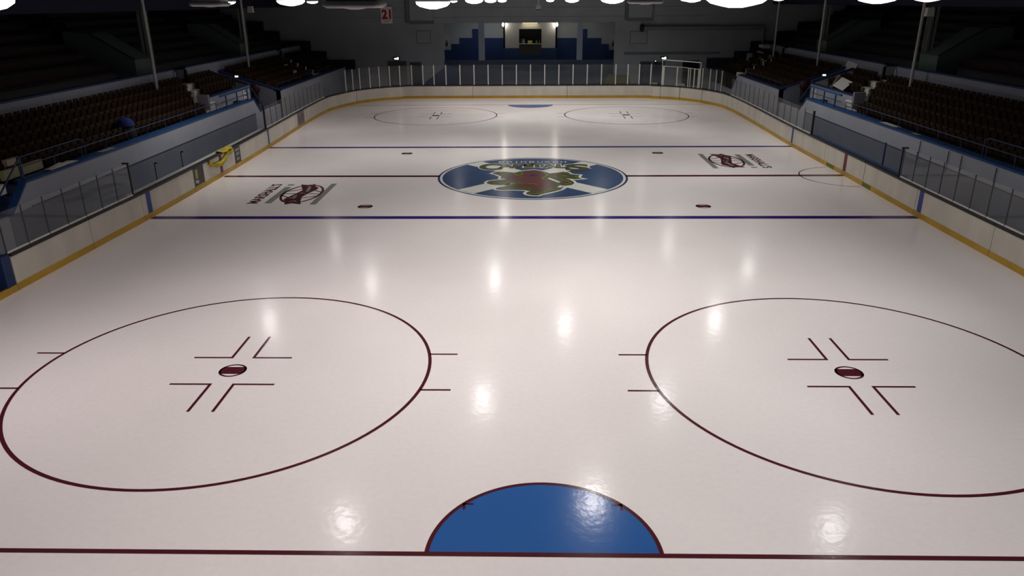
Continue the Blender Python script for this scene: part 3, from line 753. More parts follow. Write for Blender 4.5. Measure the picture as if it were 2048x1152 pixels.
    for k in range(NU): poly += [(X(s, ux+(k+1)*udx), uz+k*udz), (X(s, ux+(k+1)*udx), uz+(k+1)*udz)]
    poly += [(X(s, ux+NU*udx+2), uz+NU*udz), (X(s, ux+NU*udx+2), 0)]
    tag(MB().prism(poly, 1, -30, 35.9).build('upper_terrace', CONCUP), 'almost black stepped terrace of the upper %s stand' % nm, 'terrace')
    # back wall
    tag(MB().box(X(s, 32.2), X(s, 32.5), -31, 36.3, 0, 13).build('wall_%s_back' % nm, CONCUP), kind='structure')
    # upper benches
    for k in range(1, NU):
        xb = ux+k*udx+.35; zb2 = uz+k*udz
        for (ya, yb, sec) in ((-28, 5.8, 'near'), (9.2, 21.8, 'middle'), (25.2, 35, 'far')):
            if 1 <= k <= 4 or True:
                r = empty('upper_bench', 'dark seating row %s up in the upper %s stand, %s section' % (nth(k-1), nm, sec), 'bench row', 'upper stand seating rows', (X(s, xb), ya, zb2))
                L_ = yb-ya
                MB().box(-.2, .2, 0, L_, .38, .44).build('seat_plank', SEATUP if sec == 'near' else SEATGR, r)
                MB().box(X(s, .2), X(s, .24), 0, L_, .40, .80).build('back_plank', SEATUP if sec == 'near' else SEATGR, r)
                MB().box(-.02, .02, 0, L_, 0, .38).build('support', STEELDK, r)
    # roofed stairheads in the upper stand
    for (ya, wh) in ((6.5, 'nearer'), (22.4, 'farther')):
        sh = empty('stairhead', 'grey-green sloping stairhead among the upper seats of the %s stand, %s one' % (nm, wh), 'stairhead', 'upper stand stairheads')
        MB().prism([(X(s, 21.7), 3.6), (X(s, 25.4), 3.6), (X(s, 25.4), 6.5), (X(s, 24.0), 6.4), (X(s, 21.7), 5.0)], 1, ya, ya+1.95).build('stairhead_body', PARAPET, sh)
        MB().prism([(X(s, 24.0), 6.4), (X(s, 25.4), 6.5), (X(s, 25.4), 6.56), (X(s, 24.0), 6.46), (X(s, 21.7), 5.06), (X(s, 21.7), 5.0)], 1, ya-.03, ya+.06).build('edge_trim', BLACK, sh)
    # columns: slim pipe in front, broad steel column behind
    for (yp, yc, wh) in (((5.6, 8.8, 'near'), (19.9, 24.4, 'far')) if s < 0 else ((6.1, 8.4, 'near'), (19.9, 24.0, 'middle'), (30.0, 33.0, 'far'))):
        tag(MB().tube((X(s, 20.3), yp, 3.0), (X(s, 20.3), yp, 8.6), .085, 14).tube((X(s, 20.3), yp, 3.0), (X(s, 20.3), yp, 3.06), .16, 14).build('pipe_column', COLP),
            'slim pale pipe column rising from the %s stand seats, %s one' % (nm, wh), 'column', 'slim stand columns')
        if wh != 'far' or s < 0:
            mb = MB().box(X(s, 22.0)-.03, X(s, 22.0)+.03, yc-.22, yc+.22, 3.6, 8.6).box(X(s, 22.0)-.2, X(s, 22.0)+.2, yc-.22, yc-.18, 3.6, 8.6).box(X(s, 22.0)-.2, X(s, 22.0)+.2, yc+.18, yc+.22, 3.6, 8.6)
            tag(mb.build('steel_column', COLW), 'broad grey steel column behind the dividing wall of the %s stand, %s one' % (nm, wh), 'column', 'broad stand columns')
    # roof edge beam
    tag(MB().box(X(s, 21.6), X(s, 21.95), -30, 35.9, 7.5, 8.7).build('roof_edge_beam', mat('beam_navy', (.006, .008, .03), .8)), 'dark navy roof beam along the top of the %s stand' % nm, 'beam')
    # railing on the ledge
    rl = empty('ledge_railing', 'thin blue pipe railing along the front ledge of the %s stand' % nm, 'railing', None, (0, 0, 0))
    xr = X(s, w+.22); zt = zl+.40
    MB().path([(xr, -11.2, zl), (xr, -11.2, zt), (xr, 5.6, zt), (xr, 5.6, zl)], .022).build('top_rail', RAILBLUE, rl)
    for k in range(9): MB().tube((xr, -9.3+k*1.75, zl), (xr, -9.3+k*1.75, zt), .018).build('rail_post', RAILBLUE, rl)
    MB().path([(xr, -11.25, zl), (xr, -11.25, zl+.72), (xr, -7.6, zl+.72), (xr, -7.35, zl+.62), (xr, -7.3, zl)], .022).build('end_hoop', RAILBLUE, rl)
    r2 = empty('landing_railing', 'blue railing guarding the landing at the far end of the %s stand ledge' % nm, 'railing')
    xr = X(s, w+.05); zt = zl+.72
    MB().box(xr-.04, xr+.04, 5.9, 10.4, zt-.05, zt+.05).build('top_rail', BLUE, r2); MB().tube((xr, 5.9, zl+.38), (xr, 10.3, zl+.38), .022).build('middle_rail', RAILBLUE, r2)
    for yy in (6.7, 8.35, 10.05): MB().box(xr-.03, xr+.03, yy-.035, yy+.035, zl, zt).build('rail_post', RAILBLUE, r2)
    rf = empty('ledge_railing', 'thin pipe railing along the far block ledge of the %s stand' % nm, 'railing')
    xr = X(s, w+.3); ya, yb = YV+.5, (33 if s < 0 else 25.5)
    MB().path([(xr, ya, zl), (xr, ya, zl+.3), (xr, yb, zl+.3), (xr, yb, zl)], .018).build('top_rail', RAILBLUE, rf)
    for k in range(1, 6): MB().tube((xr, ya+(yb-ya)*k/6, zl), (xr, ya+(yb-ya)*k/6, zl+.3), .015).build('rail_post', RAILBLUE, rf)
    # emergency lamp and hose reel on the far passage face
    e = empty('emergency_lamp', 'small glowing emergency lamp on the %s passage wall' % nm, 'lamp', 'passage emergency lamps', (X(s, 19.75 if s < 0 else 19.35), 15.9, 3.28 if s < 0 else 3.2))
    MB().box(-.13, .13, -.07, .0, -.06, .06).build('housing', PAPER, e); MB().box(-.1, .1, -.085, -.07, -.045, .045).build('diffuser', EMLAMP, e)
    hr = empty('hose_reel', 'dark red hose reel on the %s passage wall' % nm, 'hose reel', None, (X(s, 18.65 if s < 0 else 18.2), 15.9, 2.55))
    if s < 0: hr.location.z = 2.45
    MB().lathe((0, -.28, 0), [(.0, 0), (.36, 0), (.38, .03), (.36, .07), (.26, .08), (.26, .2), (.36, .21), (.38, .25), (.36, .28), (0, .28)], 24, 'y').build('drum', REDP, hr)
    MB().prism([(-.3, -1.0), (.2, -1.0), (.28, -.2), (-.28, -.2)], 1, -.22, -.02).build('hose_bag', mat('hose_dark', (.03, .035, .05), .7), hr)
    # number sign at the passage
    sg = empty('wall_sign', 'small white sign with grey print by the %s passage' % nm, 'sign', None, (X(s, w+1.27), 13.0 if s < 0 else 13.2, 2.35))
    MB().box(-.02, .02, -.35, .35, -.32, .42).build('sign_plate', PAPER, sg)
    if s < 0: MB().box(.02, .025, -.2, .2, -.02, .08).box(.02, .025, -.1, .15, .22, .32).box(.02, .025, -.15, .1, -.25, -.17).build('sign_print', mat('print_grey', (.12, .12, .12), .7), sg)
    # blank bolt plates
# side profile barriers at the far end
for s, pr in ((-1, [(654, 102), (624, 82), (565, 62), (535, 43)]), (1, [(1467, 102), (1498, 82), (1547, 62), (1587, 44)])):
    xs = [abs(at(u, 120, 1, 35.7).x) for u, v in pr]; zs = [at(u, v, 1, 35.7).z for u, v in pr]
    poly = [(s*16.1, 2.1), (s*16.1, 2.95), (s*xs[0], 2.95), (s*xs[0], zs[0])]
    for k in range(1, 4): poly += [(s*xs[k], zs[k-1]), (s*xs[k], zs[k])]
    poly += [(s*(xs[3]+3.5), zs[3]), (s*(xs[3]+3.5), 2.1)]
    tag(MB().prism(poly, 1, 35.5, 35.75).build('stepped_end_wall', mat('end_navy_black', (.01, .016, .035), .8)), 'stepped navy end panel closing the far side of the %s stand' % SD[s]['n'], 'end panel')
# conduits on the right stand wall
for i, (u, v0, v1, lab) in enumerate(((1839, 281, 352, 'first'), (1896, 298, 366, 'second'), (1922, 304, 380, 'third'), (1990, 328, 410, 'fourth'))):
    p = at(u-4, (v0+v1)/2, 0, 16.55)
    tag(MB().tube((16.55, p.y, 1.35), (16.55, p.y, 2.2), .018).build('wall_conduit', STEELDK), 'thin vertical pipe on the right stand wall, %s after the penalty box' % lab, 'pipe', 'wall conduits')

# ------------------------------------------------------------------ lower seats
def seat_mesh():
    mb = MB()
    # curved back shell, tipped-up seat pan, two standards
    n = 6
    for (yo, z0_, z1_, t, lean) in ((.20, .42, .82, .03, .05),):
        v = []; f = []
        for j in range(5):
            zz = z0_+(z1_-z0_)*j/4; wv = .215-(.03 if j == 4 else 0)
            for i in range(n+1):
                a = -1+2*i/n; v.append((a*wv, yo+lean*j/4-.035*(1-a*a), zz))
        o = len(v)
        v2 = [(x, y+t, z) for x, y, z in v]
        for j in range(4):
            for i in range(n):
                k = j*(n+1)+i; f.append((k, k+1, k+n+2, k+n+1)); f.append((o+k+1, o+k, o+k+n+1, o+k+n+2))
        for i in range(n): f.append((4*(n+1)+i, 4*(n+1)+i+1, o+4*(n+1)+i+1, o+4*(n+1)+i)); f.append((i+1, i, o+i, o+i+1))
        for j in range(4): a = j*(n+1); b = a+n+1; f.append((a, b, o+b, o+a)); a += n; b += n; f.append((b, a, o+a, o+b))
        mb.add(v+v2, f, True)
    mb.hexa([(-.2, .10, .36), (.2, .10, .36), (.2, .15, .36), (-.2, .15, .36), (-.18, .02, .72), (.18, .02, .72), (.18, .08, .73), (-.18, .08, .73)])
    for sx in (-.235, .235):
        mb.box(sx-.015, sx+.015, .02, .24, 0, .05); mb.box(sx-.015, sx+.015, .1, .16, 0, .55); mb.box(sx-.02, sx+.02, -.02, .22, .55, .58)
    me = bpy.data.meshes.new('seat_mesh'); me.from_pydata(mb.v, [], mb.f); me.update()
    for p, k in zip(me.polygons, mb.sm): p.use_smooth = k
    me.materials.append(SEAT)
    return me
SM = seat_mesh()
pts = []
for s in (-1, 1):
    w = SD[s]['w']; zl = SD[s]['zl']; x0 = w+.42; dx = (20.75-x0)/5; z0 = zl-.35
    for k in range(5):
        for (ya, yb) in ((-28, -17), (-10.9, YN1+3.0), (YV+.5, 35.2 if s < 0 else 34)):
            y = ya
            while y < yb:
                ok = True
                for (g0, g1) in ((-12.2, -10.3), (9.3, 11.2), (28.5, 30.1)):
                    gc_ = STEPY[(s, (-12.2, 9.3, 28.5).index(g0), k)]
                    if gc_-.75 < y < gc_+.75: ok = False
                if k < 2 and 5.4 < y < YN1+3.5: ok = False
                if k < 2 and y < -11.0 and y > -17: ok = False
                if ok:
                    p = Vector((s*(x0+k*dx+.28), y, z0+k*.26)); dd = p-CAM; dep = dd.dot(_fw); u = 1024+F_PX*dd.dot(_r2)/dep
                    pts.append((dep, s, k, p, -60 < u < 2108))
                y += .52
vis = sorted([t for t in pts if t[4]], key=lambda t: t[0])
near, rest = vis[:300], vis[300:]
rown = ['front', 'second', 'third', 'fourth', 'back']
for dep, s, k, p, _ in near:
    o = bpy.data.objects.new('stadium_seat', SM); C.objects.link(o); o.location = p; o.rotation_euler.z = -s*PI/2
    tag(o, 'brown tip-up seat in the %s row of the lower %s stand, middle block' % (rown[k], SD[s]['n']), 'seat', 'brown tip-up seats of the lower %s stand, %s row' % (SD[s]['n'], rown[k]))
mb = MB()
bv = [v.co.copy() for v in SM.vertices]; bf = [tuple(f.vertices) for f in SM.polygons]
for dep, s, k, p, _ in rest:
    R = Matrix.Rotation(-s*PI/2, 3, 'Z'); mb.add([R @ v+p for v in bv], bf)
tag(mb.build('stadium_seats', SEAT), 'remaining brown tip-up seats in the farther lower stand blocks', 'seats', None, 'stuff')

# ------------------------------------------------------------------ far end wall
Y0 = 36.0
def E(u, v, y=Y0): p = at(u, v, 1, y); return p.x, p.z
AX0, AX1, AZ1 = -7.9, 7.7, 6.05
ew = MB().box(-32.3, AX0, Y0, Y0+.4, 0, 13).box(AX1, 32.3, Y0, Y0+.4, 0, 13).box(AX0, AX1, Y0, Y0+.4, AZ1, 13)
tag(ew.build('wall_back', ENDW), kind='structure')
tag(MB().box(AX0, AX1, Y0, Y0+.3, 0, 2.8).build('wall_alcove_front', SLATE), kind='structure')
YB = 40.0
al = MB().box(AX0-1.2, AX1+1.2, YB, YB+.2, 1.6, 6.4).box(AX0-.9, AX0-.7, Y0+.4, YB, 1.6, 6.4).box(AX1+.7, AX1+.9, Y0+.4, YB, 1.6, 6.4)
tag(al.build('wall_alcove', ALC), kind='structure')
tag(MB().box(AX0-1.2, AX1+1.2, Y0+.3, YB, 1.5, 1.6).build('floor_alcove', SLATE), kind='structure')
tag(MB().box(AX0-1.2, AX1+1.2, Y0+.4, YB+.2, 6.4, 6.5).build('ceiling_alcove', ALC), kind='structure')
# stepped navy dado either side
for s, pr in ((-1, [(886, 100), (903, 88), (919, 76), (944, 58), (957, 58), (957, 76), (1010, 76)]), (1, [(1238, 100), (1218, 88), (1203, 76), (1175, 58), (1163, 58), (1150, 76), (1112, 76)])):
    P = [E(u, v, YB-.06) for u, v in pr]
    x_ = P[0][0]-s*-.0
    poly = [(P[0][0], 1.6), (P[0][0], P[0][1]), (P[1][0], P[0][1]), (P[1][0], P[1][1]), (P[2][0], P[1][1]), (P[2][0], P[2][1]), (P[3][0], P[2][1]), (P[3][0], P[3][1]), (P[4][0], P[3][1]), (P[4][0], P[5][1]), (P[6][0], P[6][1]), (P[6][0], 1.6)]
    tag(MB().prism(poly, 1, YB-.06, YB-.01).build('trim_%d' % (3 if s < 0 else 4), DADO), kind='structure')
for (ua, ub, lab) in ((957, 969, 'left'), (1154, 1165, 'right')):
    xa, xb = E(ua, 80, Y0+.2)[0], E(ub, 80, Y0+.2)[0]
    tag(MB().box(xa, xb, Y0+.02, Y0+.45, 2.5, AZ1+.1).build('alcove_pillar', mat('pillar_slate', (.30, .35, .42), .7)), 'pale slate pillar in the far alcove, %s of the kiosk' % lab, 'pillar', 'alcove pillars')
# kiosk
KY = 38.0
kx0, kx1 = E(1007, 80, KY)[0], E(1114, 80, KY)[0]; kz0 = E(1060, 96, KY)[1]; hx0, hz1 = E(1038, 58, KY); hx1, hz0 = E(1083, 87, KY)
k = empty('kiosk', 'cream snack kiosk with a serving hatch in the middle of the far alcove', 'kiosk', None, (0, 0, 0))
MB().box(kx0, hx0, KY, KY+.15, kz0, 6.4).box(hx1, kx1, KY, KY+.15, kz0, 6.4).box(hx0, hx1, KY, KY+.15, hz1, 6.4).box(kx0, kx0+.15, KY, YB, kz0, 6.4).box(kx1-.15, kx1, KY, YB, kz0, 6.4).build('kiosk_wall', KIOSK, k)
MB().box(kx0, hx0, KY-.01, KY+.15, 1.6, kz0).box(hx1, kx1, KY-.01, KY+.15, 1.6, kz0).box(hx0, hx1, KY-.005, KY+.15, 1.6, E(1060, 110, KY)[1]).build('kiosk_base', mat('kiosk_blue', (.01, .04, .12), .6), k)
MB().box(hx0, hx1, KY, KY+.1, E(1060, 110, KY)[1], hz0-.1).build('hatch_front', DARKBR, k)
MB().box(hx0, hx1, KY-.12, KY+.3, hz0-.06, hz0+.0).build('counter', mat('counter_grey', (.5, .5, .48), .5), k)
MB().box(hx0, hx1, KY+1.3, KY+1.35, 3.5, hz1+.2).build('hatch_back', mat('hatch_dark', (.03, .03, .028), .7), k)
MB().box(hx0, hx1, KY+1.0, KY+1.3, hz0+.35, hz0+.38).build('shelf', STEELDK, k)
for (u, v, w_, h_, col, nm_, lab) in ((1047, 82, .28, .42, (.25, .28, .45), 'bottle_pack', 'bluish pack of bottles at the left of the kiosk hatch'), (1060, 82, .42, .26, (.55, .42, .08), 'snack_box', 'yellow box on the kiosk counter'),
                        (1073, 82, .2, .3, (.10, .18, .35), 'bottle_pack', 'dark blue pack at the right of the kiosk hatch'), (1079, 80, .1, .36, (.3, .32, .34), 'drink_bottle', 'pale bottle at the right end of the kiosk hatch'), (1042, 80, .12, .4, (.10, .12, .2), 'drink_bottle', 'dark bottle at the left end of the kiosk hatch')):
    x, z = E(u, v, KY+.5)
    if 'box' in nm_: mb = MB().box(x-w_/2, x+w_/2, KY+.12, KY+.28, hz0, hz0+h_)
    else:
        mb = MB()
        cnt = 1 if nm_ == 'drink_bottle' else 2
        for j in range(cnt):
            xx = x+(j-.5*(cnt-1))*w_*.5; mb.lathe((xx, KY+.2, hz0), [(0, 0), (w_*.24, 0), (w_*.24, h_*.6), (w_*.1, h_*.8), (w_*.1, h_), (0, h_)], 12)
    tag(mb.build(nm_, mat(nm_+lab[:9], col, .4)), lab, 'snack' if 'box' in nm_ else 'bottle')
# kiosk lamps
for u, lab in ((1006, 'left'), (1114, 'right')):
    x, z = E(u, 49, KY-.25)
    b = empty('wall_lamp', 'small bright oval lamp on the %s edge of the kiosk' % lab, 'lamp', 'kiosk lamps', (x, KY-.25, z))
    MB().lathe((0, 0, -.2), [(0, 0), (.05, .04), (.08, .14), (.08, .24), (.05, .34), (0, .38)], 16).build('globe', mat('globe_lit', (1, 1, 1), .4, emit=45, emcol=(1, .93, .8)), b)
    MB().box(-.03, .03, .05, .26, .05, .1).build('bracket', STEELDK, b)
    l = bpy.data.lights.new('l', 'POINT'); l.energy = 5; l.shadow_soft_size = .1; lo = bpy.data.objects.new('globe_light', l); C.objects.link(lo); lo.parent = b; lo.location = (0, -.3, 0)
for u_, lab_ in ((944, 'left of the left pillar'), (1004-28, 'between the left pillar and the kiosk'), (1135, 'between the kiosk and the right pillar'), (1190, 'right of the right pillar')):
    x, _z = E(u_, 47, 37.6)
    b = empty('downlight', 'small round ceiling downlight in the far alcove, %s' % lab_, 'lamp', 'alcove downlights', (x, 37.6, 6.4))
    MB().lathe((0, 0, 0), [(.16, 0), (.16, -.05), (.12, -.06)], 16).build('ring', POSTW, b); MB().lathe((0, 0, 0), [(.12, -.05), (0, -.055)], 16).build('bulb', mat('downlight_lit', (1, 1, 1), .4, emit=2), b)
    l = bpy.data.lights.new('l', 'AREA'); l.shape = 'DISK'; l.size = .2; l.energy = 7 if u_ < 1000 else 3.5; l.color = (.8, .9, 1) if u_ < 1000 else (1, .95, .8)
    lo = bpy.data.objects.new('downlight_light', l); C.objects.link(lo); lo.parent = b; lo.location = (0, 0, -.07)
x, z = E(1060, 49, KY-.1)
fx = empty('strip_light', 'warm strip light under the lintel above the kiosk hatch', 'lamp', None, (x, KY-.22, 6.02))
MB().box(-.75, .75, -.08, .08, -.03, .03).build('tube_housing', PAPER, fx); MB().box(-.7, .7, -.05, .05, -.05, -.03).build('tube', mat('tube_warm', (1, .9, .6), .4, emit=2.5, emcol=(1, .85, .5)), fx)
l = bpy.data.lights.new('l', 'AREA'); l.shape = 'RECTANGLE'; l.size = 1.4; l.size_y = .1; l.energy = 4; l.color = (1, .85, .6)
lo = bpy.data.objects.new('tube_light', l); C.objects.link(lo); lo.parent = fx; lo.location = (0, 0, -.06)

# things on the end wall
def wall_frame(u0, v0, u1, v1, lab, d=.06, depth=.05):
    x0, z1 = E(u0, v0); x1, z0 = E(u1, v1)
    r = empty('wall_panel', lab, 'panel', 'framed wall panels', ((x0+x1)/2, Y0, (z0+z1)/2)); a = (x1-x0)/2; b = (z1-z0)/2
    MB().box(-a, a, -depth, -.0, b-d, b).box(-a, a, -depth, 0, -b, -b+d).box(-a, -a+d, -depth, 0, -b+d, b-d).box(a-d, a, -depth, 0, -b+d, b-d).build('frame', ENDSH, r)  # frame colour carries the shadow line round the panel
    MB().box(-a+d, a-d, -.02, 0, -b+d, b-d).build('panel_face', ENDW, r)
wall_frame(832, 61, 862, 87, 'blank framed panel on the far wall left of the alcove'); wall_frame(1260, 62, 1294, 88, 'blank framed panel on the far wall right of the alcove')
x0, z1 = E(760, 13, Y0-.1); x1, z0 = E(785, 47, Y0-.1)
bn = empty('number_banner', 'white hanging banner with a red number 21 on the far wall', 'banner', None, ((x0+x1)/2, Y0-.06, z0))
a = (x1-x0)/2; h = z1-z0
MB().box(-a, a, -.015, .0, 0, h).build('cloth', mat('banner_white', (.85, .82, .80), .8), bn)
mb = MB()
fit_text(mb, '21', .045, lambda p, q: (-a*.72+p*a*1.45, -.02, h*.30+q*h*.50)); mb.build('number', mat('banner_red', (.50, .015, .03), .7), bn)
MB().box(-a*.7, a*.7, -.02, -.016, h*.22, h*.25).box(-a*.4, a*.4, -.02, -.016, h*.10, h*.13).build('small_print', mat('banner_pink', (.30, .2, .2), .7), bn)
MB().tube((-a-.05, 0, h+.02), (a+.05, 0, h+.02), .03).build('hanging_rod', STEELDK, bn)
# shutter boxes at the top
for (u0, v0, u1, v1, lab) in ((818, -6, 866, 48, 'left'), (1258, -6, 1303, 42, 'right')):
    xa, zt = E(u0, v0); xb, zb_ = E(u1, v1)
    r = empty('ventilation_box', 'large grey box recess high on the far wall, %s of the alcove' % lab, 'vent', 'far wall boxes', (0, 0, 0))
    MB().box(xa, xb, Y0-.25, Y0, zb_+.3, zt).build('box_body', ENDW, r); MB().box(xa-.08, xb+.08, Y0-.28, Y0, zb_, zb_+.3).build('sill', ENDSH, r)  # sill and side post coloured dark to draw the box's shadow
    MB().box(xa-.3, xa-.05, Y0-.3, Y0, zb_+.1, zt).build('side_post', ENDSH, r)
# duct with elbow on the right
xa, za = E(1287, 55, Y0-.5); xb, zb_ = E(1528, 50, Y0-.5)
du = empty('air_duct', 'long round air duct across the right part of the far wall', 'duct', None, (0, 0, 0))
MB().tube((xa, Y0-.4, za-.05), (xb, Y0-.4, za-.05), .17, 18).build('duct_tube', mat('duct_grey', (.22, .22, .23), .5), du)
MB().lathe((xa, Y0-.4, za-.05), [(0, -.28), (.30, -.28), (.34, -.1), (.30, .02), (.17, .05)], 20, 'x').build('duct_mouth', mat('duct_dark', (.02, .02, .02), .7), du)
MB().tube((xb, Y0-.4, za-.1), (xb+.05, Y0-.4, za-1.5), .13, 16).build('duct_drop', mat('duct_grey', (.22, .22, .23), .5), du)
mb = MB()
xa, z1 = E(1248, 106); xb, _ = E(1440, 106)
tag(MB().box(xa, xb, Y0-.12, Y0, z1-.08, z1+.08).build('wall_pipe', ENDSH), 'long horizontal pipe low on the far wall right of the alcove', 'pipe')
# horizontal course lines
for zc, n_ in ((6.55, 5), (7.35, 6)):
    tag(MB().box(-16, 16, Y0-.02, Y0, zc, zc+.03).build('trim_%d' % n_, ENDSH), kind='structure')
# doors, then two panels painted dark for shaded openings
DOORM = mat('door_navy', (.03, .045, .08), .6); DOORG = mat('door_grey', (.06, .065, .075), .6)
for n_, (u0, u1, v, mm) in enumerate(((776, 812, 123, DOORG), (820, 842, 125, DOORG), (1281, 1302, 124, DOORM), (1306, 1328, 124, DOORM), (1366, 1398, 122, mat('opening_shade', (.006, .006, .008), .9)))):
    xa, z1 = E(u0, v); xb, _ = E(u1, v)
    d = MB().box(xa, xb, Y0-.04, Y0, .5, z1).build('door_%d' % (n_+1), mm); tag(d, kind='structure')
    MB().box(xa-.07, xa, Y0-.06, Y0, .5, z1+.07).box(xb, xb+.07, Y0-.06, Y0, .5, z1+.07).box(xa, xb, Y0-.06, Y0, z1, z1+.07).build('door_frame', ENDSH, d)
    MB().tube((xb-.2, Y0-.09, 1.5), (xb-.2, Y0-.04, 1.5), .03).build('door_handle', STEELDK, d)
for u, v, lab in ((793, 117, 'left'), (1328, 116, 'right')):
    x, z = E(u, v, Y0-.1)
    e = empty('exit_sign', 'small glowing green-white exit sign over the %s far wall doors' % lab, 'sign', 'exit signs', (x, Y0-.08, z))
    MB().box(-.30, .30, -.03, .06, -.14, .16).build('sign_box', mat('exit_green', (.01, .05, .015), .5), e)
    MB().box(-.2, .12, -.04, -.03, -.09, .04).box(.04, .2, -.04, -.03, -.09, .1).build('sign_symbol', EXITG, e)
x, z = E(1311, 122, Y0-.2)
w_ = empty('floodlight', 'tiny dark floodlight with a bright dot near the right exit sign', 'lamp', None, (x, Y0-.1, z))
MB().box(-.1, .1, -.12, .1, -.12, .06).build('lamp_housing', BLACK, w_); MB().box(-.04, .04, -.13, -.12, -.04, .03).build('bright_spot', EMLAMP, w_)
# toilet-style pictogram plates flanking the alcove
for (u, lab) in ((893, 'left'), (1226, 'right')):
    x, z = E(u, 82, YB-.1)
    r = empty('notice_board', 'pale notice with faint dark figure on the alcove wall, %s side' % lab, 'notice', 'alcove notices', (x, YB-.04, z))
    MB().box(-.3, .3, -.03, 0, -.62, .62).build('notice_sheet', mat('notice_pale', (.5, .48, .47), .8), r)
    MB().box(-.12, .12, -.035, -.03, -.5, -.12).lathe((0, -.035, -.02), [(0, 0), (.08, .002), (0, .004)], 12, 'y').build('notice_figure', mat('notice_ink', (.10, .06, .08), .8), r)
# things behind the far glass
for (u, v, w_, h_, mm, nm_, lab) in ((1308, 168, .5, .35, PAPER, 'storage_crate', 'small white crate behind the far glass near the gate'), (1360, 171, .75, .55, PAPER, 'storage_box', 'white box behind the rink gate in the far right corner')):
    p = at(u, v, 1, 33.2)
    tag(MB().box(p.x-w_/2, p.x+w_/2, 32.9, 33.4, 0, p.z+h_*.3).build(nm_, mm), lab, 'box')
tag(MB().hexa([(6.3, 33.0, 0), (9.2, 33.0, 0), (9.2, 34.2, 0), (6.3, 34.2, 0), (6.9, 33.1, 1.75), (8.8, 33.1, 1.6), (8.7, 34.0, 1.6), (7.1, 34.0, 1.75)]).build('covered_pile', mat('olive_cover', (.10, .095, .04), .9)), 'dark olive covered heap behind the far glass right of the alcove', 'covered pile')
tag(MB().prism([(-9.6, 0), (-6.6, 0), (-6.6, 2.7), (-7.2, 2.7), (-9.6, 1.0)], 1, 34.6, 35.9).build('alcove_ramp', NAVY), 'dark blue stair side rising to the alcove behind the far glass', 'stairs')
# dome camera
dc = empty('dome_camera', 'white dome security camera hanging on a pole above the far ice', 'camera', None, (.52, 20, 7.2))
MB().tube((0, 0, .5), (0, 0, 2.9), .05, 12).build('hanging_pole', POSTW, dc)
MB().lathe((0, 0, 0), [(0, .55), (.10, .52), (.13, .40), (.16, .32), (.19, .28), (.19, .16)], 20).build('camera_housing', POSTW, dc)
MB().lathe((0, 0, 0), [(.17, .16), (.165, .08), (.10, .01), (0, 0)], 20).build('lens_dome', mat('dome_smoke', (.05, .05, .055), .15), dc)
# small hanging speakers by the stand columns
for (u, v, x_, lab) in ((501, 19, -19, 'left'), (1859, 24, 19.3, 'right')):
    p = at(u, v, 0, x_)
    sp = empty('roof_speaker', 'small pale loudspeaker hanging beside the %s stand columns' % lab, 'speaker', 'roof speakers', p)
    MB().hexa([(-.18, -.15, -.2), (.18, -.15, -.2), (.18, .15, -.2), (-.18, .15, -.2), (-.15, -.12, .2), (.15, -.12, .2), (.15, .15, .2), (-.15, .15, .2)]).build('speaker_box', POSTW, sp)
    MB().tube((0, 0, .2), (0, 0, 1.6), .02).build('bracket', BLACK, sp)

# ------------------------------------------------------------------ loose things in the stands
def leaf(name, mb, m, lab, cat): tag(mb.build(name, m), lab, cat)
def on(u, v, x_): return at(u, v, 0, x_)
p = on(55, 342, -17.6); leaf('display_board', MB().box(-17.75, -17.6, p.y-1.2, p.y+.9, 2.40, 2.72), CREAM, 'long cream board lying behind the near end of the left ledge', 'board')
p = on(34, 330, -17.7); leaf('cream_box', MB().box(-17.95, -17.78, p.y-.35, p.y+.35, 2.4, 2.98), mat('box_buff', (.45, .36, .28), .8), 'small buff box beside the cream board on the left ledge', 'box')
def crumple(c, sx, sy, sz, seed):
    rn = random.Random(seed); n = 9; v = []
    for i in range(n+1):
        for j in range(5):
            a = i/n-.5; b = j/4-.5; v.append((c[0]+b*sx, c[1]+a*sy, c[2]+max(.01, sz*(.5+rn.random()*.5)*(1-(2*a)**2*.8)*(1-(2*b)**2*.8))))
    f = [(i*5+j, i*5+j+1, (i+1)*5+j+1, (i+1)*5+j) for i in range(n) for j in range(4)]
    return MB().add(v, f, True)
leaf('crumpled_sheet', crumple((-17.2, on(122, 328, -17.2).y, 2.405), .35, 1.7, .14, 1), PAPER, 'crumpled white sheet lying on the left ledge under the railing', 'sheet')
leaf('paper_sheet', crumple((-17.15, on(212, 297, -17.15).y, 2.405), .3, 1.0, .04, 2), mat('sheet_tan', (.4, .33, .3), .8), 'flat pinkish sheet on the left ledge beyond the crumpled one', 'sheet')
leaf('paper_sheet', crumple((16.85, on(1780, 249, 16.85).y, 2.335), .35, 1.6, .04, 4), PAPER, 'flat white sheet lying on the right ledge, larger one', 'sheet')
leaf('paper_sheet', crumple((16.8, on(1833, 264, 16.8).y, 2.335), .25, .5, .03, 5), mat('sheet_tan', (.4, .33, .3), .8), 'small pale sheet on the right ledge, nearer one', 'sheet')
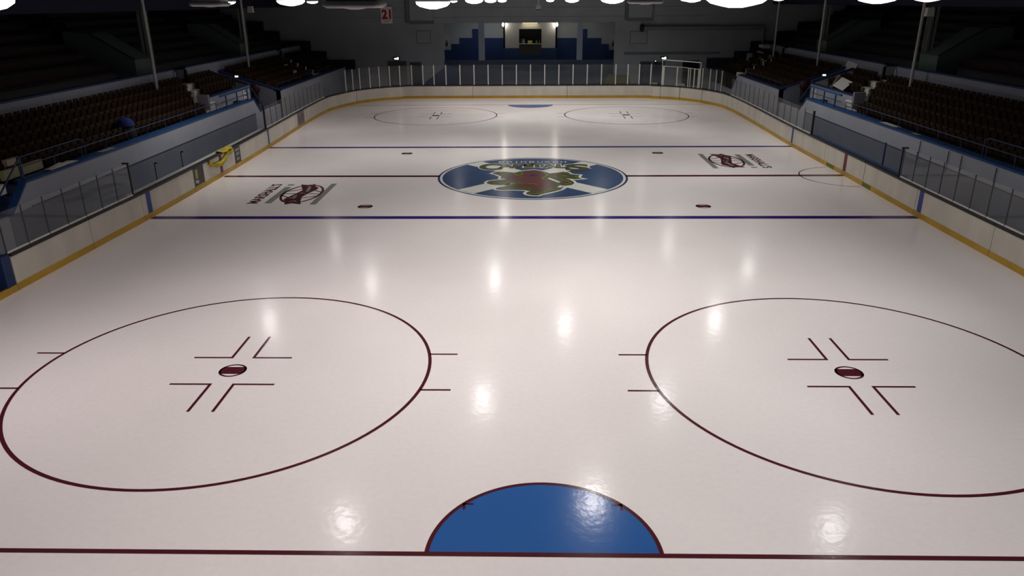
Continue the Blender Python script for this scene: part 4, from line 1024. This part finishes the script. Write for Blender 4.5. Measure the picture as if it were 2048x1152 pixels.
# blue jacket over dark bag among the left seats
jx, jy = -17.95, -2.7
jk = empty('jacket_on_bag', 'blue jacket lying over a dark bag on the left stand front seats', 'jacket', None, (jx, jy, 2.1))
MB().lathe((0, 0, 0), [(.0, 0), (.34, 0), (.42, .25), (.38, .6), (.3, .85), (0, .87)], 18).build('dark_bag', mat('bag_black', (.012, .012, .018), .8), jk)
MB().lathe((0, 0, .82), [(.39, -.06), (.37, .05), (.30, .19), (.18, .28), (0, .31)], 18).build('jacket_cloth', mat('jacket_blue', (.012, .022, .16), .8), jk)
def board(c, a, b, n_, m, lab, cat):   # leaning thin board, centre c, half edges a and b
    c = Vector(c); a = Vector(a); b = Vector(b); t = a.cross(b).normalized()*.015
    mb = MB().hexa([c-a-b-t, c+a-b-t, c+a-b+t, c-a-b+t, c-a+b-t, c+a+b-t, c+a+b+t, c-a+b+t]); leaf(n_, mb, m, lab, cat)
p = on(1685, 168, 18.6); board(p, (.12, -.5, -.10), (.28, .05, .24), 'leaning_board', PAPER, 'tilted white board propped on seats by the right landing', 'board')
p = on(1670, 163, 18.6); board(p, (.05, .25, 0), (.2, 0, .4), 'leaning_board', mat('board_brown', (.16, .14, .11), .8), 'brownish board standing behind the tilted white board in the right stand', 'board')
p = on(1700, 136, 20.8); board(p, (.03, -.75, -.05), (.15, 0, .36), 'leaning_board', PAPER, 'pale board leaning on the dividing wall of the right stand', 'board')
p = on(1522, 121, 19.5); board(p, (.1, -.9, 0), (.5, 0, .45), 'leaning_board', CREAM, 'yellowish board lying tilted on the far right seats', 'board')
p = on(1529, 92.5, 20.6); leaf('equipment_box', MB().box(p.x-.3, p.x+.3, p.y-.7, p.y+.7, p.z-.12, p.z+.12), PAPER, 'upper white box at the top of the far right block', 'box')
p = on(1524, 105, 20.4); leaf('equipment_box', MB().box(p.x-.25, p.x+.25, p.y-.6, p.y+.6, p.z-.1, p.z+.1), PAPER, 'lower white box at the top of the far right block', 'box')
p = on(1500, 118, 19.0); leaf('standing_barrel', MB().lathe((p.x, p.y, p.z-.5), [(0, 0), (.3, 0), (.33, .5), (.3, 1.0), (0, 1.0)], 14), mat('barrel_grey', (.16, .16, .2), .6), 'grey round barrel at the back of the far right block', 'barrel')
for (u, v, x_, lab) in ((572, 133, -19.2, 'pale card on a far left seat, farther one'), (590, 145, -18.3, 'pale card on a far left seat, nearer one'), (1552, 134, 19.2, 'pale card on a far right seat, nearer one'), (1533, 145, 18.2, 'pale card on a far right seat, farther one')):
    p = on(u, v, x_); leaf('seat_card', MB().box(p.x-.02, p.x+.02, p.y-.42, p.y+.42, p.z-.16, p.z+.16), mat('card_buff', (.40, .36, .27), .8), lab, 'card')

# ------------------------------------------------------------------ floor, ceiling, lamps
tag(MB().box(-32.3, 32.3, -36, 41, -.3, -.02).build('floor', SLATE), kind='structure')
tag(MB().box(-32.5, 32.5, -36.5, 41, 10.4, 10.7).build('ceiling', CEIL), kind='structure')

def lamp_proto(lit):
    r = empty('high_bay_lamp', '', 'ceiling lamp')
    w2, d2 = .31, .26
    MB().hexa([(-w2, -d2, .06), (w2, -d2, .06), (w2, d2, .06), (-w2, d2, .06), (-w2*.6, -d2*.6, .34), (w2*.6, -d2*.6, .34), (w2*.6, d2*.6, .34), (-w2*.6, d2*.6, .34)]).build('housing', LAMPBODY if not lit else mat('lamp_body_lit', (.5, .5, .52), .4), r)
    # rim with rounded corners
    mb = MB()
    def ring(w, d, z): 
        q = []
        for cx, cy, a0 in ((1, 1, 0), (-1, 1, 90), (-1, -1, 180), (1, -1, 270)):
            for k in range(5): a = math.radians(a0+90*k/4); q.append((cx*(w-.07)+.07*math.cos(a), cy*(d-.07)+.07*math.sin(a), z))
        return q
    k_ = 0 if lit else -.10  # unlit: rim lowered to stand for light caught on the lens edge
    R = [ring(w2-.02, d2-.02, .07+k_), ring(w2+.015, d2+.015, .05+k_), ring(w2+.015, d2+.015, .02+k_), ring(w2-.03, d2-.03, -.005+k_)]; n = 20
    mb.add([p for q in R for p in q], [(j*n+i, j*n+(i+1) % n, (j+1)*n+(i+1) % n, (j+1)*n+i) for j in range(3) for i in range(n)], True); mb.build('rim', LAMPBODY, r)
    mb = MB()
    R = [ring(w2-.01, d2-.01, .03), ring(w2-.02, d2-.02, -.03), ring(w2-.07, d2-.07, -.075), ring(w2*.5, d2*.5, -.10), ring(w2*.22, d2*.22, -.12)]
    mb.add([p for q in R for p in q], [(j*n+i, j*n+(i+1) % n, (j+1)*n+(i+1) % n, (j+1)*n+i) for j in range(4) for i in range(n)]+[tuple(4*n+i for i in range(n))], True)
    mb.build('lens', LENS if lit else LENSOFF, r)
    MB().tube((0, 0, .34), (0, 0, 2.6), .02).build('hanging_rod', STEELDK, r)
    return r
P_on, P_off = lamp_proto(True), lamp_proto(False)
used = {0: False, 1: False}
def wh(y): return 'nearest' if y < -24 else 'near' if y < -12 else 'middle' if y < 4 else 'far' if y < 16 else 'farthest'
seen = {}
for i, (x, y, lit, pf, tint) in enumerate(LAMPS):
    src = P_on if lit else P_off
    if not used[lit]: o = src; used[lit] = True
    else: o = copy_tree(src)
    o.location = (x, y, LAMP_Z-(.05 if lit and -21.5 < y < -20 else 0))
    side = 'left edge' if x < -11 else 'left' if x < -4 else 'centre left' if x < 0 else 'centre right' if x < 4.5 else 'right' if x < 11 else 'right edge'
    key = (lit, wh(y), side); seen[key] = seen.get(key, 0)+1
    extra = '' if seen[key] == 1 else ', farther one' 
    o['label'] = '%s ceiling lamp above the %s of the ice, %s rows%s' % ('glaring white' if lit else 'unlit grey-edged', side, wh(y), extra)
    o['group'] = 'lit high bay lamps' if lit else 'unlit high bay lamps'
    if lit:
        l = bpy.data.lights.new('lamp_light', 'AREA'); l.shape = 'RECTANGLE'; l.size = .5; l.size_y = .4; l.energy = LAMP_POWER*pf; l.color = tint; l.spread = math.radians(LAMP_SPREAD)
        lo = bpy.data.objects.new('lamp_light', l); C.objects.link(lo); lo.parent = o; lo.location = (0, 0, -.16)
